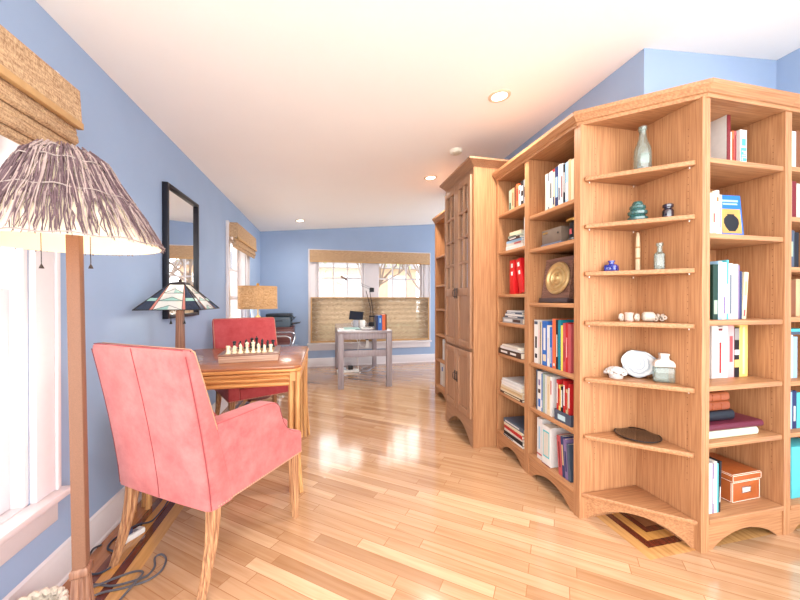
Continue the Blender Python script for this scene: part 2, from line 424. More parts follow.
# roman shades ----------------------------------------------------------------
def roman(T, x0, x1, z_top, z_val, z_bot, out, label, fl=4):
    r = thing('roman_shade', label, 'window shade'); r.matrix_world = T
    v = MB()  # hanging valance, tilted outward
    v.prism([(-out, z_top), (-out-.012, z_top), (-out-.02, z_val), (-out-.008, z_val)], x0, x1, 'yz')
    v.prism([(-.02, z_top-.02), (-out, z_top-.0), (-out-.004, z_val+.02), (-.02, z_val+.02)], x0, x0+.008, 'yz')
    v.prism([(-.02, z_top-.02), (-out, z_top-.0), (-out-.004, z_val+.02), (-.02, z_val+.02)], x1-.008, x1, 'yz')
    v.box(x0, x1, -out, -.034, z_top-.012, z_top)
    v.build('valance', M['shade'], r, smooth=False)
    e = MB(); e.box(x0, x1, -out-.026, -out-.004, z_val-.004, z_val+.022); e.build('valance_band', M['shade_band'], r, bevel=.003)
    h = (z_val-z_bot)
    for k in range(fl):
        z1 = z_val+.02-h*k/fl*1.0; o2 = out-.012+.010*(k % 2)-.004*k
        f = MB(); y = -o2
        f.prism([(y, z1), (y-.014, z1-.02), (y-.018, z1-h/fl-.01), (y-.006, z1-h/fl-.022), (y+.02, z1-h/fl-.005), (y+.02, z1)], x0+.004, x1-.004+.012*(k == 2), 'yz')
        f.build('fold', M['shade'], r, bevel=.003)
    return r
roman(TL, .50, 1.60, 1.968, 1.818, 1.655, .085, 'woven grass roman shade raised at the near left window', 5)
roman(TL, 3.94, 4.93, 1.975, 1.80, 1.70, .10, 'woven grass roman shade raised at the far left window', 3)
r = thing('valance_shade', 'flat woven grass valance across the top of the back window', 'window shade', (0, YB-.032, 0))
v = MB(); v.box(-.262, 1.838, -.03, 0, 1.77, 1.972); v.build('valance', M['shade'], r, bevel=.004)
v = MB(); v.box(-.262, 1.838, -.034, -.03, 1.77, 1.79); v.build('hem', M['shade_band'], r)
r = thing('bottom_up_shade', 'open weave brown shade covering the lower half of the back window', 'window shade', (0, YB-.036, 0))
b = MB(); n = 12
pts = []
for i in range(n*4+1):
    z = 1.165-(1.165-.435)*i/(n*4); ph = i/4*2*PI/2
    pts.append((-.010-.005*math.cos(ph), z))
A = [b.v((-.245, p[0], p[1])) for p in pts]; Bv = [b.v((1.82, p[0], p[1])) for p in pts]
for i in range(len(pts)-1): b.face([A[i], A[i+1], Bv[i+1], Bv[i]])
b.build('shade_cloth', M['shade_open'], r)
b = MB(); b.box(-.25, 1.825, -.026, .0, 1.16, 1.178); b.build('top_rail', M['shade_band'], r)
b = MB(); b.box(-.25, 1.825, -.030, .002, .412, .44); b.build('bottom_rail', M['shade_band'], r)
b = MB()
for x in (-.25, 1.80): b.box(x, x+.025, -.022, -.019, .44, 1.16)
b.build('edge_tape', M['shade_band'], r)

# downlights, detector --------------------------------------------------------
tilt = -math.atan(.0898)
for (x, y, st, lab) in ((1.086, 1.968, 5, 'round recessed ceiling light nearest the corner bookcase'), (1.095, 3.432, 5, 'round recessed ceiling light above the tall cabinet, beyond the smoke detector'),
                   (-.37, 5.175, 5, 'round recessed ceiling light near the back wall, left of the back window')):
    t = thing('recessed_light', lab, 'ceiling light', (x, y, ceil_z(x)), (0, tilt, 0))
    b = MB(); b.lathe([(.048, -.0), (.05, -.006), (.062, -.008), (.07, -.004), (.07, .0)], seg=28, cap=False); b.build('trim_ring', plain((226, 200, 170), .4), t)
    b = MB(); b.lathe([(.0, -.003), (.048, -.003), (.049, -.001)], seg=28, cap=False); b.build('lens', emit('lamp_glow', (1, .9, .74, 1), st), t)
    ld = bpy.data.lights.new('downlight', 'SPOT'); ld.energy = 40 if y < 5 else 18; ld.color = (1, .93, .84); ld.spot_size = 2.9; ld.spot_blend = 1; ld.shadow_soft_size = .05
    lo = bpy.data.objects.new('downlight', ld); COL.objects.link(lo); lo.location = (x, y, ceil_z(x)-.02)
t = thing('smoke_detector', 'small round off-white smoke detector on the ceiling above the tall cabinet', 'smoke detector', (1.11, 2.76, ceil_z(1.11)), (0, tilt, 0))
b = MB(); b.lathe([(.055, 0), (.055, -.012), (.048, -.03), (.0, -.032)], seg=28, cap=False); b.build('housing', plain((240, 232, 214), .5), t)
b = MB(); b.lathe([(.03, -.0325), (.026, -.036), (.0, -.036)], seg=20, cap=False); b.build('test_cap', plain((222, 208, 180), .5), t)

# ------------------------------------------------------------------ bookcases
class Unit:
    def __init__(s, ox, oy, rot, w, shelves, phrase):
        s.o, s.rot, s.w, s.sh, s.phrase = (ox, oy), rot, w, shelves, phrase
    def W(s, x, y, z):
        c, q = math.cos(s.rot), math.sin(s.rot)
        return (s.o[0]+x*c-y*q, s.o[1]+x*q+y*c, z)
TH = .022; BH = 2.052; BT = .024
def arch_poly(x0, x1, top, foot=.05, rise=.075):
    p = [(x0, 0), (x0+foot, 0)]
    for i in range(1, 14):
        a = i/14; p.append((x0+foot+(x1-x0-2*foot)*a, rise*math.sin(PI*a)**.75))
    return p+[(x1-foot, 0), (x1, 0), (x1, top), (x0, top)]
def crown(w, el, er, z0, prof):
    b = MB()
    b.loft([[Vector((0-p[0]*el, -p[0], z0+p[1])) for p in prof], [Vector((w+p[0]*er, -p[0], z0+p[1])) for p in prof]])
    return b
CROWN = [(-.03, 0), (.006, 0), (.006, .016), (.014, .02), (.022, .034), (.034, .046), (.036, .064), (-.03, .064)]
def holes(b, x, nx, ys, z0, z1):
    b.mi = 1
    z = z0
    while z < z1:
        for y in ys: b.quad((x+nx*.0006, y-.0018, z-.0018), (x+nx*.0006, y+.0018, z-.0018), (x+nx*.0006, y+.0018, z+.0018), (x+nx*.0006, y-.0018, z+.0018))
        z += .032
    b.mi = 0
def bookcase(u, label, depth, el=0, er=0, dark=False, name='bookcase'):
    w = u.w
    t = thing(name, label, 'bookcase', (*u.o, 0), u.rot)
    mats = [M['oak_z'], plain((110, 72, 46), .7)]
    for i, (a, bb) in enumerate(((0, TH), (w-TH, w))):
        b = MB(); b.box(a+.0004, bb-.0004, 0, depth, 0, BH)
        holes(b, bb if i == 0 else a, 1 if i == 0 else -1, (.045, depth-.06), .3, 1.95)
        b.build('side_panel', mats, t, smooth=False)
    b = MB(); b.box(TH, w-TH, depth-.012, depth, .06, BH); b.build('back_panel', M['oak_shadow'] if dark else M['oak_z'], t, smooth=False)
    b = MB(); b.box(0, w, -.004, depth, BH, BH+.022); b.build('top_panel', M['oak_x'], t, bevel=.002)
    for i, z in enumerate(u.sh):
        b = MB(); last = i == len(u.sh)-1
        b.box(TH+.001, w-TH-.001, .004 if not last else -.003, depth-.013, z-BT, z)
        b.build('shelf', M['oak_x'], t, bevel=.004)
    b = MB(); b.prism(arch_poly(TH, w-TH, u.sh[-1]-BT, .03, .07), .006, .026, 'xz'); b.build('arched_plinth', M['oak_x'], t, smooth=False)
    crown(w, el, er, BH-.004, CROWN).build('crown_moulding', M['oak_x'], t, ang=20)
    return t
R90 = -PI/2
A1 = Unit(1.29, 1.979, R90, .4505, [1.68, 1.465, 1.12, .735, .445, .137], 'bookcase left of corner shelves')
A2 = Unit(1.29, 2.378, R90, .398, [1.785, 1.50, 1.18, .97, .735, .445, .139], 'bookcase beside tall cabinet')
F1 = Unit(1.29, 3.868, R90, .43, [1.65, 1.31, 1.03, .73, .435, .125], 'bookcase beyond tall cabinet')
F0 = Unit(1.29, 3.437, R90, .43, [1.65, 1.31, 1.03, .73, .435, .125], 'x')
B1 = Unit(1.6715, 1.1855, 0, .511, [1.785, 1.443, 1.046, .747, .487, .145], 'bookcase right of corner shelves')
B2 = Unit(2.183, 1.1855, 0, .466, [1.79, 1.545, 1.30, 1.055, .742, .49, .14], 'bookcase at right edge')
T8 = math.tan(PI/8)
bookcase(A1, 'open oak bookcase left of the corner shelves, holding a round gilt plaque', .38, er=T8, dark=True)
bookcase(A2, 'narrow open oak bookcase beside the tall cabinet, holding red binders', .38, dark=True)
bookcase(F1, 'far open oak bookcase beyond the tall cabinet, mostly empty', .38)
bookcase(F0, 'oak bookcase half hidden behind the tall cabinet', .38)
bookcase(B1, 'open oak bookcase right of the corner shelves, holding a brown stitched box', .30, el=T8)
bookcase(B2, 'oak bookcase cut off by the right edge of the photo', .30)

# corner unit
cu = thing('corner_bookcase', 'triangular oak corner bookcase with glass bottles and minerals on open shelves', 'bookcase', (1.29, 1.5285, 0))
YA_, XB_ = 0, .3805       # local: left panel along x at y<=0, right panel along y at x=XB_
FY = 1.1855-1.5285        # front of right panel
b = MB(); b.box(0, XB_, -TH, 0, 0, BH)
bq = b; bq.mi = 1
z = .3
while z < 1.95:
    for x in (.09, XB_-.06): bq.quad((x-.0018, -TH-.0006, z-.0018), (x+.0018, -TH-.0006, z-.0018), (x+.0018, -TH-.0006, z+.0018), (x-.0018, -TH-.0006, z+.0018))
    z += .032
bq.mi = 0
b.build('side_panel', [M['oak_z'], plain((110, 72, 46), .7)], cu, smooth=False)
b = MB(); b.box(XB_-TH, XB_, FY, -TH, 0, BH); holes(b, XB_-TH, -1, (FY+.06, -TH-.05), .3, 1.95)
b.build('side_panel', [M['oak_z'], plain((110, 72, 46), .7)], cu, smooth=False)
tri = [(.024, -TH-.001), (XB_-TH-.001, -TH-.001), (XB_-TH-.001, FY+.026), (XB_-TH-.014, FY+.024), (.02, -TH-.014)]
CS = [1.775, 1.53, 1.285, 1.03, .737, .441, .136]
for i, z in enumerate(CS):
    b = MB(); b.prism(tri if i < 6 else [(.01, -TH-.001), (XB_-TH-.001, -TH-.001), (XB_-TH-.001, FY+.012)], z-.022, z)
    o = b.build('shelf', M['oak_x'], cu, bevel=.004)
    if i < 6:
        p = MB()
        for (x, y) in ((.05, -TH-.006), (XB_-TH-.006, FY+.05), (XB_-TH-.03, -TH-.006)): p.lathe([(.0025, z-.030), (.0025, z-.0225)], (x, y, 0), 8)
        p.build('shelf_pin', M['white'], o)
b = MB(); b.prism([(0, 0), (XB_, 0), (XB_, FY)], BH, BH+.022); b.build('top_panel', M['oak_x'], cu, bevel=.002)
dg = math.hypot(XB_, FY); an = math.atan2(FY, XB_)
Td = Matrix.Rotation(an, 4, 'Z')
b = MB(); b.prism(arch_poly(.012, dg-.012, .113, .035, .085), .008, .026, 'xz', Td); b.build('arched_plinth', M['oak_x'], cu, smooth=False)
b = crown(dg, T8, T8, BH-.004, CROWN); b.bm.transform(Td); b.build('crown_moulding', M['oak_x'], cu, ang=20)

# tall cabinet ----------------------------------------------------------------
cw, cd, ch = .61, .565, 2.165
cab = thing('tall_cabinet', 'tall oak cabinet with glass upper doors and solid panelled lower doors', 'cabinet', (1.107, 3.0, 0), R90)
for a in (0, cw-.022):
    b = MB(); b.box(a, a+.022, .0, cd, 0, ch); b.build('side_panel', M['oak_z'], cab, smooth=False)
b = MB(); b.box(.022, cw-.022, cd-.012, cd, .05, ch); b.build('back_panel', M['cab_z'], cab, smooth=False)
b = MB(); b.box(0, cw, 0, cd, ch, ch+.02); b.build('top_panel', M['cab_x'], cab, smooth=False)
for z in (.2, .48, .74, 1.17, 1.5, 1.83):
    b = MB(); b.box(.023, cw-.023, .03, cd-.013, z-.02, z); b.build('shelf', M['cab_x'], cab, smooth=False)
b = MB()
b.box(.022, cw-.022, 0, .02, 2.11, ch); b.box(.022, cw-.022, 0, .02, .735, .757)
b.build('face_frame', M['cab_x'], cab, smooth=False)
b = MB(); b.prism(arch_poly(.022, cw-.022, .21, .035, .13), 0, .02, 'xz'); b.build('arched_plinth', M['cab_x'], cab, smooth=False)
CR2 = [(-.03, 0), (.004, 0), (.012, .008), (.03, .018), (.05, .03), (.062, .034), (.062, .048), (-.03, .048)]
crown(cw, 0, 1, ch-.006, CR2).build('crown_moulding', M['cab_x'], cab, ang=20)
b = MB(); b.loft([[Vector((cw+p[0], -p[0], ch-.006+p[1])) for p in CR2], [Vector((cw+p[0], cd-.27+.0, ch-.006+p[1])) for p in CR2]]); b.build('crown_return', M['cab_x'], cab, ang=20)
def handle(par, x, z, s):
    h = MB(); h.box(x-.011, x+.011, -.024, -.0205, z-.045, z+.045)
    h.tube([(x, -.024, z+.028), (x, -.038, z+.026), (x+.004*s, -.042, z), (x, -.038, z-.026), (x, -.024, z-.028)], .0035, 6)
    h.build('handle', M['iron'], par, bevel=.001)
dw = (cw-.044-.004)/2
for k in range(2):
    x0 = .022+.001+k*(dw+.002); x1 = x0+dw
    # upper glass door
    st = .05
    d = MB(); z0, z1 = .76, 2.107
    d.box(x0, x0+st, -.02, 0, z0, z1); d.box(x1-st, x1, -.02, 0, z0, z1)
    for a, c in ((z0, z0+.05), (1.17, 1.235), (z1-.05, z1)): d.box(x0+st, x1-st, -.02, 0, a, c)
    do = d.build('glass_door', M['cab_z'], cab, bevel=.0025)
    p = MB(); p.box(x0+st, x1-st, -.009, -.002, z0+.05, 1.17); p.build('door_panel', M['cab_z'], do, smooth=False)
    m = MB(); xm = (x0+x1)/2; m.box(xm-.009, xm+.009, -.019, -.003, 1.235, z1-.05)
    for j in range(1, 4):
        z = 1.235+(z1-.05-1.235)*j/4; m.box(x0+st, x1-st, -.018, -.004, z-.009, z+.009)
    m.build('muntin', M['cab_z'], do, smooth=False)
    g = MB(); g.box(x0+st-.004, x1-st+.004, -.0025, -.0005, 1.232, z1-.047); g.build('glass_pane', M['cab_glass'], do, smooth=False)
    handle(do, x1-.022 if k == 0 else x0+.022, 1.195, 1)
    d = MB(); z0, z1 = .213, .733
    d.box(x0, x0+st, -.02, 0, z0, z1); d.box(x1-st, x1, -.02, 0, z0, z1)
    for a, c in ((z0, z0+.055), (z1-.055, z1)): d.box(x0+st, x1-st, -.02, 0, a, c)
    do = d.build('panel_door', M['cab_z'], cab, bevel=.0025)
    p = MB(); p.box(x0+st, x1-st, -.009, -.002, z0+.055, z1-.055); p.build('door_panel', M['cab_z'], do, smooth=False)
    handle(do, x1-.022 if k == 0 else x0+.022, .49, 1)

# ------------------------------------------------------------------ books
ORD = ['', 'first', 'second', 'third', 'fourth', 'fifth', 'sixth', 'seventh', 'eighth', 'ninth', 'tenth', 'eleventh', 'twelfth', 'thirteenth', 'fourteenth', 'fifteenth']
def shelf_word(u, i):
    n = len(u.sh)
    return 'top' if i == 0 else 'bottom' if i == n-1 else ORD[i+1]
CN = dict(white=(212, 208, 204), offwhite=(198, 190, 178), cream=(206, 190, 160), tan=(190, 160, 120), brown=(122, 74, 46), darkbrown=(66, 44, 36), black=(30, 30, 36),
          grey=(142, 140, 140), palegrey=(194, 194, 194), slate=(74, 84, 100), navy=(42, 52, 92), blue=(48, 100, 176), paleblue=(150, 186, 214), teal=(24, 122, 140), turquoise=(84, 180, 188),
          green=(48, 92, 66), darkgreen=(28, 56, 46), palegreen=(196, 214, 186), sage=(150, 164, 146), yellow=(232, 200, 84), mustard=(226, 192, 110), orange=(214, 104, 62), red=(176, 36, 38), darkred=(116, 34, 40),
          pink=(232, 168, 170), rose=(180, 80, 84), purple=(120, 100, 140), maroon=(88, 30, 42))
CW = dict(offwhite='off-white', palegrey='pale grey', paleblue='pale blue', palegreen='pale green', darkgreen='dark green', darkred='dark red', darkbrown='dark brown', mustard='pale yellow')
PAGE = plain((236, 226, 206), .8, var=.1, ns=90)
def cm(n, r=.5): return plain(CN[n], r)
def cname(n): return CW.get(n, n)
def book_parts(t, w, h, d, c, title=None, rough=.45, soft=False):
    """stands on z=0, spine face at y=0 looking to -y, thickness along x"""
    ct = .0022
    b = MB(); b.box(-w/2, w/2, 0, ct, 0, h); b.box(-w/2, -w/2+ct, ct, d, 0, h); b.box(w/2-ct, w/2, ct, d, 0, h)
    b.build('cover', cm(c, rough), t, bevel=.0006, seg=1)
    b = MB(); b.box(-w/2+ct, w/2-ct, ct, d-.004, .003, h-.003); b.build('pages', PAGE, t, smooth=False)
    if title:
        b = MB()
        for ti, (tc, z0, z1, k) in enumerate(title):
            b2 = MB(); b2.box(-w/2*k, w/2*k, -.0006-.0004*ti, .0004, h*z0, h*z1)
            b2.build('spine_title', cm(tc), t, smooth=False)
        b.bm.free()
def row(u, si, x, setback, items, count0=0, noun='book', z=None):
    """items: (colour, w, h, d, title|None[, lean deg])"""
    z = u.sh[si] if z is None else z
    k = count0
    for it in items:
        c, w, h, d, title = it[:5]; lean = math.radians(it[5]) if len(it) > 5 else 0
        k += 1
        ex = abs(math.sin(lean))*h if k == count0+1 else 0
        px = x+w/2 if lean >= 0 else x+ex+w/2
        lab = f"{cname(c)} {noun}, {ORD[k]} from left, {shelf_word(u, si)} shelf of {u.phrase}"
        t = thing('book', lab, 'book', u.W(px, setback, z+.0004+abs(math.sin(lean))*w/2), (0, lean, u.rot), f"books on the {shelf_word(u, si)} shelf of the {u.phrase}")
        book_parts(t, w, h, d, c, title)
        x += w/math.cos(lean)+(ex if lean < 0 else 0)+.0012
    return x
def stack(u, si, x, setback, items, noun='book', z=None, ph=None):
    """flat stack; items from the bottom: (colour, thick, length along shelf, depth, title|None, dx, turn deg)"""
    z = u.sh[si] if z is None else z
    for k, it in enumerate(items):
        c, th, ln, dp, title, dx, turn = it
        pos = 'bottom' if k == 0 else 'top' if k == len(items)-1 else ORD[k+1]+' from bottom'
        if pos in ('bottom', 'top'): pos += ' one'
        lab = f"{cname(c)} {noun}, {pos} of flat stack, {shelf_word(u, si)} shelf of {u.phrase}"
        t = thing('book', lab, 'book', u.W(x+dx, setback, z+.0004), (0, 0, u.rot+math.radians(turn)), f"flat books on the {shelf_word(u, si)} shelf of the {u.phrase}")
        ct = .0022
        b = MB(); b.box(0, ln, 0, ct, 0, th); b.box(0, ln, ct, dp, 0, ct); b.box(0, ln, ct, dp, th-ct, th)
        b.build('cover', cm(c), t, bevel=.0006, seg=1)
        b = MB(); b.box(.003, ln-.003, ct, dp-.004, ct, th-ct); b.build('pages', PAGE, t, smooth=False)
        if title:
            for (tc, a0, a1, kk) in title:
                b = MB(); b.box(ln*a0, ln*a1, -.0006, .0004, th*(.5-kk/2), th*(.5+kk/2)); b.build('spine_title', cm(tc), t, smooth=False)
        z += th+.0008

D = .19
# left bookcase (A1)
row(A1, 0, .148, .03, [('offwhite', .026, .226, D, None), ('slate', .010, .222, D, [('white', .1, .8, .5)]), ('white', .028, .228, D, [('black', .3, .7, .4)]), ('cream', .020, .232, D, [('red', .93, 1, 1), ('navy', .1, .3, .5)]),
     ('navy', .028, .236, D, [('paleblue', .25, .75, .6)]), ('white', .018, .24, D, [('slate', .15, .45, .5)]), ('palegrey', .02, .238, D, [('darkred', .2, .7, .4)]), ('black', .016, .226, D, [('white', .3, .8, .4)]),
     ('paleblue', .022, .23, D, [('white', .1, .5, .7)]), ('tan', .02, .236, D, None), ('cream', .022, .228, D, None), ('brown', .018, .226, D, None)])
row(A1, 3, .046, .025, [('white', .040, .275, .2, [('black', .12, .22, .55), ('black', .35, .62, .4), ('slate', .9, .97, .8)]), ('offwhite', .016, .268, .2, [('pink', .4, .8, .4)]), ('darkbrown', .006, .262, .19, None), ('cream', .014, .266, .2, None),
     ('blue', .046, .272, .2, [('white', .35, .85, .42), ('cream', .1, .25, .6)]), ('white', .024, .25, .18, [('offwhite', .2, .7, .5)]), ('blue', .022, .24, .18, [('white', .1, .5, .25)]), ('orange', .030, .292, .2, [('white', .05, .1, .5)]),
     ('black', .018, .288, .2, [('white', .25, .7, .35)]), ('teal', .022, .288, .2, None), ('yellow', .016, .258, .18, None), ('rose', .02, .272, .19, [('darkred', .2, .6, .3)]), ('red', .018, .276, .19, [('pink', .3, .7, .3)]), ('rose', .02, .27, .19, None)])
row(A1, 4, .075, .02, [('slate', .012, .25, .19, None), ('white', .038, .244, .19, [('blue', .1, .3, .55), ('darkbrown', .45, .55, .6), ('purple', .65, .8, .4)]), ('blue', .010, .236, .18, [('white', .1, .3, .5)]), ('sage', .022, .24, .19, None),
     ('palegrey', .016, .238, .19, None), ('cream', .030, .232, .18, [('tan', .15, .8, .2)]), ('white', .016, .236, .18, [('red', .55, .9, .5)])])
row(A1, 5, .078, .025, [('white', .046, .256, .2, [('paleblue', .25, .8, .3), ('rose', .1, .14, 1)])])
row(A1, 5, .142, .015, [('white', .078, .236, .2, [('turquoise', .2, .88, .74), ('offwhite', .24, .84, .6), ('darkred', 0, .02, 1)])], 1)
row(A1, 5, .268, .02, [('rose', .030, .22, .18, [('darkred', .2, .85, .35)], -5), ('navy', .022, .225, .18, [('tan', .3, .8, .5)], -5), ('purple', .022, .22, .18, [('navy', .2, .7, .5)], -5), ('slate', .018, .2, .18, None, -5)], 2)
# narrow bookcase (A2)
row(A2, 0, .13, .03, [('sage', .034, .155, .14, [('darkgreen', .1, .4, .5)]), ('tan', .036, .158, .14, [('brown', .2, .8, .3)]), ('darkbrown', .018, .156, .14, None), ('orange', .034, .17, .14, [('darkred', .3, .8, .4)]),
     ('white', .026, .15, .14, [('red', .6, .8, .5)]), ('black', .030, .172, .15, [('white', .2, .4, .6), ('white', .6, .8, .6)]), ('grey', .03, .172, .15, [('black', .3, .7, .5)])])
stack(A2, 1, .105, .02, [('white', .030, .20, .15, [('palegrey', .1, .8, .4)], 0, 3), ('offwhite', .02, .195, .15, [('rose', .5, .9, .5)], .006, 3), ('paleblue', .016, .19, .15, None, .008, 2), ('darkbrown', .018, .17, .14, [('white', .2, .7, .4)], .02, -2),
     ('sage', .014, .16, .14, [('black', .1, .6, .4)], .03, 3), ('cream', .024, .13, .13, None, .05, 6)])
row(A2, 1, .322, .03, [('palegrey', .024, .2, .15, None), ('white', .022, .195, .15, None)], 0, 'upright book')
for k, (x, lean, lab) in enumerate(((.172, 0, 'upright red ring binder, left one of two on the third shelf beside the tall cabinet'), (.247, -12, 'leaning red ring binder, right one of two on the third shelf beside the tall cabinet'))):
    le = math.radians(lean); w, h, d = .062, .245, .2
    t = thing('ring_binder', lab, 'binder', A2.W(x+(math.sin(-le)*h if lean else 0), .03, 1.1804+abs(math.sin(le))*w/2), (0, le, R90), 'red ring binders beside the tall cabinet')
    b = MB(); b.box(-w/2, w/2, 0, .003, 0, h); b.box(-w/2, -w/2+.003, .003, d, 0, h); b.box(w/2-.003, w/2, .003, d, 0, h); b.build('cover', plain((204, 30, 34), .35), t, bevel=.001)
    b = MB(); b.box(-w/2+.006, w/2-.01, .012, d-.01, .005, h-.01); b.build('pages', PAGE, t)
    b = MB(); b.box(-.012, .012, -.0008, .0005, h*.78, h*.9); b.box(-.01, .01, -.0008, .0005, h*.55, h*.66); b.build('spine_label', M['white'], t)
stack(A2, 3, .07, .015, [('grey', .038, .26, .2, [('palegrey', .08, .5, .5), ('darkbrown', .55, .9, .5)], 0, 0), ('slate', .014, .23, .18, [('white', .2, .7, .5)], .028, 2), ('white', .012, .22, .18, None, .035, -1), ('slate', .014, .20, .17, [('palegrey', .1, .6, .5)], .045, 1), ('palegrey', .010, .18, .16, None, .06, 3)])
stack(A2, 4, .035, .0, [('darkbrown', .040, .30, .22, [('white', .12, .42, .35), ('white', .55, .8, .35)], 0, 0), ('white', .018, .26, .2, None, .03, 1), ('offwhite', .014, .22, .2, None, .05, -2)])
stack(A2, 5, .06, .0, [('darkbrown', .016, .29, .2, [('cream', .2, .9, .5)], 0, 0), ('cream', .014, .28, .2, None, .004, 1), ('tan', .012, .275, .2, None, .01, 0), ('cream', .018, .27, .2, None, .012, 2), ('white', .030, .255, .2, [('palegrey', .1, .9, .2)], .02, 0), ('palegrey', .018, .25, .19, None, .03, 1)])
stack(A2, 6, .11, .0, [('white', .012, .25, .2, [('black', .0, .5, .5)], 0, 0), ('black', .026, .24, .2, None, .005, 0), ('offwhite', .018, .235, .2, None, .012, 1), ('red', .022, .235, .2, None, .01, -1), ('cream', .018, .235, .2, None, .006, 0), ('slate', .026, .25, .2, [('palegrey', .1, .8, .4)], 0, 1)])
# far bookcase
row(F1, 4, .05, .05, [('white', .05, .275, .2, [('offwhite', .3, .7, .5)]), ('white', .05, .275, .2, [('blue', .62, .8, .7)]), ('offwhite', .05, .27, .2, None)], noun='binder', z=F1.sh[5])
row(F1, 3, .135, .05, [('white', .03, .24, .2, None), ('palegrey', .03, .24, .2, None)], noun='binder', z=F1.sh[4])

# right bookcase (B1)
x = row(B1, 0, .240, .20, [('purple', .006, .215, .075, None)])
row(B1, 0, .262, .09, [('darkred', .020, .268, .19, None)], 1)
o = [q for q in COL.objects if q.name.startswith('book') and q.get('label', '').startswith('dark red book, second from left, top')][0]
b = MB(); b.box(-.0106, -.0100, .004, .19, .0005, .2675); b.build('jacket_board', cm('white'), o, smooth=False)
row(B1, 0, .296, .11, [('offwhite', .026, .198, .15, [('rose', .06, .94, .18)]), ('orange', .014, .205, .15, [('darkred', .2, .8, .4)]), ('rose', .014, .205, .15, [('darkred', .1, .9, .4)])], 2)
def text(par, s, size, loc, rot, mat, name='lettering'):
    cu_ = bpy.data.curves.new(name, 'FONT'); cu_.body = s; cu_.size = size; cu_.align_x = 'CENTER'; cu_.align_y = 'CENTER'; cu_.extrude = .0004
    to = bpy.data.objects.new(name+'_tmp', cu_); COL.objects.link(to)
    me = bpy.data.meshes.new_from_object(to.evaluated_get(bpy.context.evaluated_depsgraph_get()))
    bpy.data.objects.remove(to); bpy.data.curves.remove(cu_)
    me.materials.clear(); me.materials.append(mat)
    ob = bpy.data.objects.new(name, me); COL.objects.link(ob); ob.parent = par; ob.location = loc; ob.rotation_euler = rot
    return ob
t = thing('book', 'white paperback with turquoise FILM lettering on the spine, top shelf right of the corner shelves', 'book', B1.W(.384, .10, 1.7854), 0, 'books on the top shelf of the bookcase right of the corner shelves')
book_parts(t, .044, .21, .15, 'white', None)
b = MB(); b.box(-.018, .018, -.0006, .0003, .008, .12); b.box(-.012, .014, -.0006, .0003, .13, .165); b.build('spine_panel', cm('turquoise'), t, smooth=False)
text(t, 'FILM', .042, (0, -.0012, .064), (PI/2, PI/2, 0), M['white'])
row(B1, 1, .088, .05, [('white', .022, .20, .15, [('offwhite', .3, .8, .4)]), ('cream', .018, .21, .15, [('rose', .3, .5, .5), ('sage', .7, .8, .5)]), ('white', .020, .215, .15, [('orange', .75, .85, .6)]), ('offwhite', .016, .195, .15, [('purple', .2, .7, .3)])])
# face-out blue book with a pot on the cover
t = thing('book', 'blue book standing face out with a black pot pictured on its cover', 'book', B1.W(.275, .075, 1.4458), (math.radians(-5), 0, math.radians(-4)))
b = MB(); b.box(-.068, .068, 0, .002, 0, .212); b.box(-.068, .068, .022, .024, 0, .212); b.box(-.068, -.066, .002, .022, 0, .212); b.build('cover', plain((38, 104, 190), .3), t, bevel=.0006, seg=1)
b = MB(); b.box(-.066, .065, .002, .022, .002, .21); b.build('pages', PAGE, t)
b = MB(); b.box(-.058, .058, -.0008, .0004, .02, .142); b.build('cover_picture', plain((196, 152, 84), .4, var=.25, ns=12), t, smooth=False)
b = MB(); b.lathe([(.0, .0), (.018, .0), (.036, .02), (.045, .042), (.042, .062), (.03, .074), (.02, .08), (.022, .086), (.0, .086)], (0, 0, 0), 20); b.bm.transform(Matrix.Translation((0, -.0009, .030)) @ Matrix.Diagonal((1, .02, 1, 1)))
b.build('pot_picture', M['black'], t)
for q in ((-.045, .05, .178, .188), (-.04, .045, .163, .171), (-.02, .05, .006, .012)):
    b = MB(); b.box(q[0], q[1], -.0008, .0004, q[2], q[3]); b.build('cover_title', cm('paleblue'), t, smooth=False)
row(B1, 2, .116, .05, [('darkgreen', .030, .262, .19, [('sage', .1, .35, .7)]), ('paleblue', .024, .278, .2, [('white', .05, .93, .9)]), ('white', .026, .272, .2, [('purple', .1, .4, .4)]), ('turquoise', .012, .284, .2, [('white', .1, .6, .4)]), ('white', .024, .268, .19, [('slate', .1, .8, .4)]),
     ('offwhite', .034, .266, .19, [('palegrey', .3, .8, .3)]), ('purple', .008, .262, .19, None), ('navy', .014, .232, .18, None)])
row(B1, 2, .298, .05, [('cream', .026, .228, .18, [('rose', .06, .2, .4), ('tan', .5, .8, .4)], 4)], 8)
row(B1, 2, .343, .09, [('orange', .02, .16, .13, [('black', .5, .9, .8), ('red', .1, .3, .8)])], 9)
row(B1, 3, .205, .115, [('white', .040, .262, .17, None), ('white', .026, .256, .17, [('red', .1, .7, .45), ('darkred', .93, .97, .9)]), ('white', .036, .262, .17, None), ('pink', .040, .262, .17, [('rose', .3, .8, .5)]), ('black', .034, .252, .16, [('grey', .75, .98, .9), ('mustard', .2, .35, .9), ('white', .45, .55, .9)]), ('mustard', .056, .268, .17, [('cream', .05, .95, .25)])])
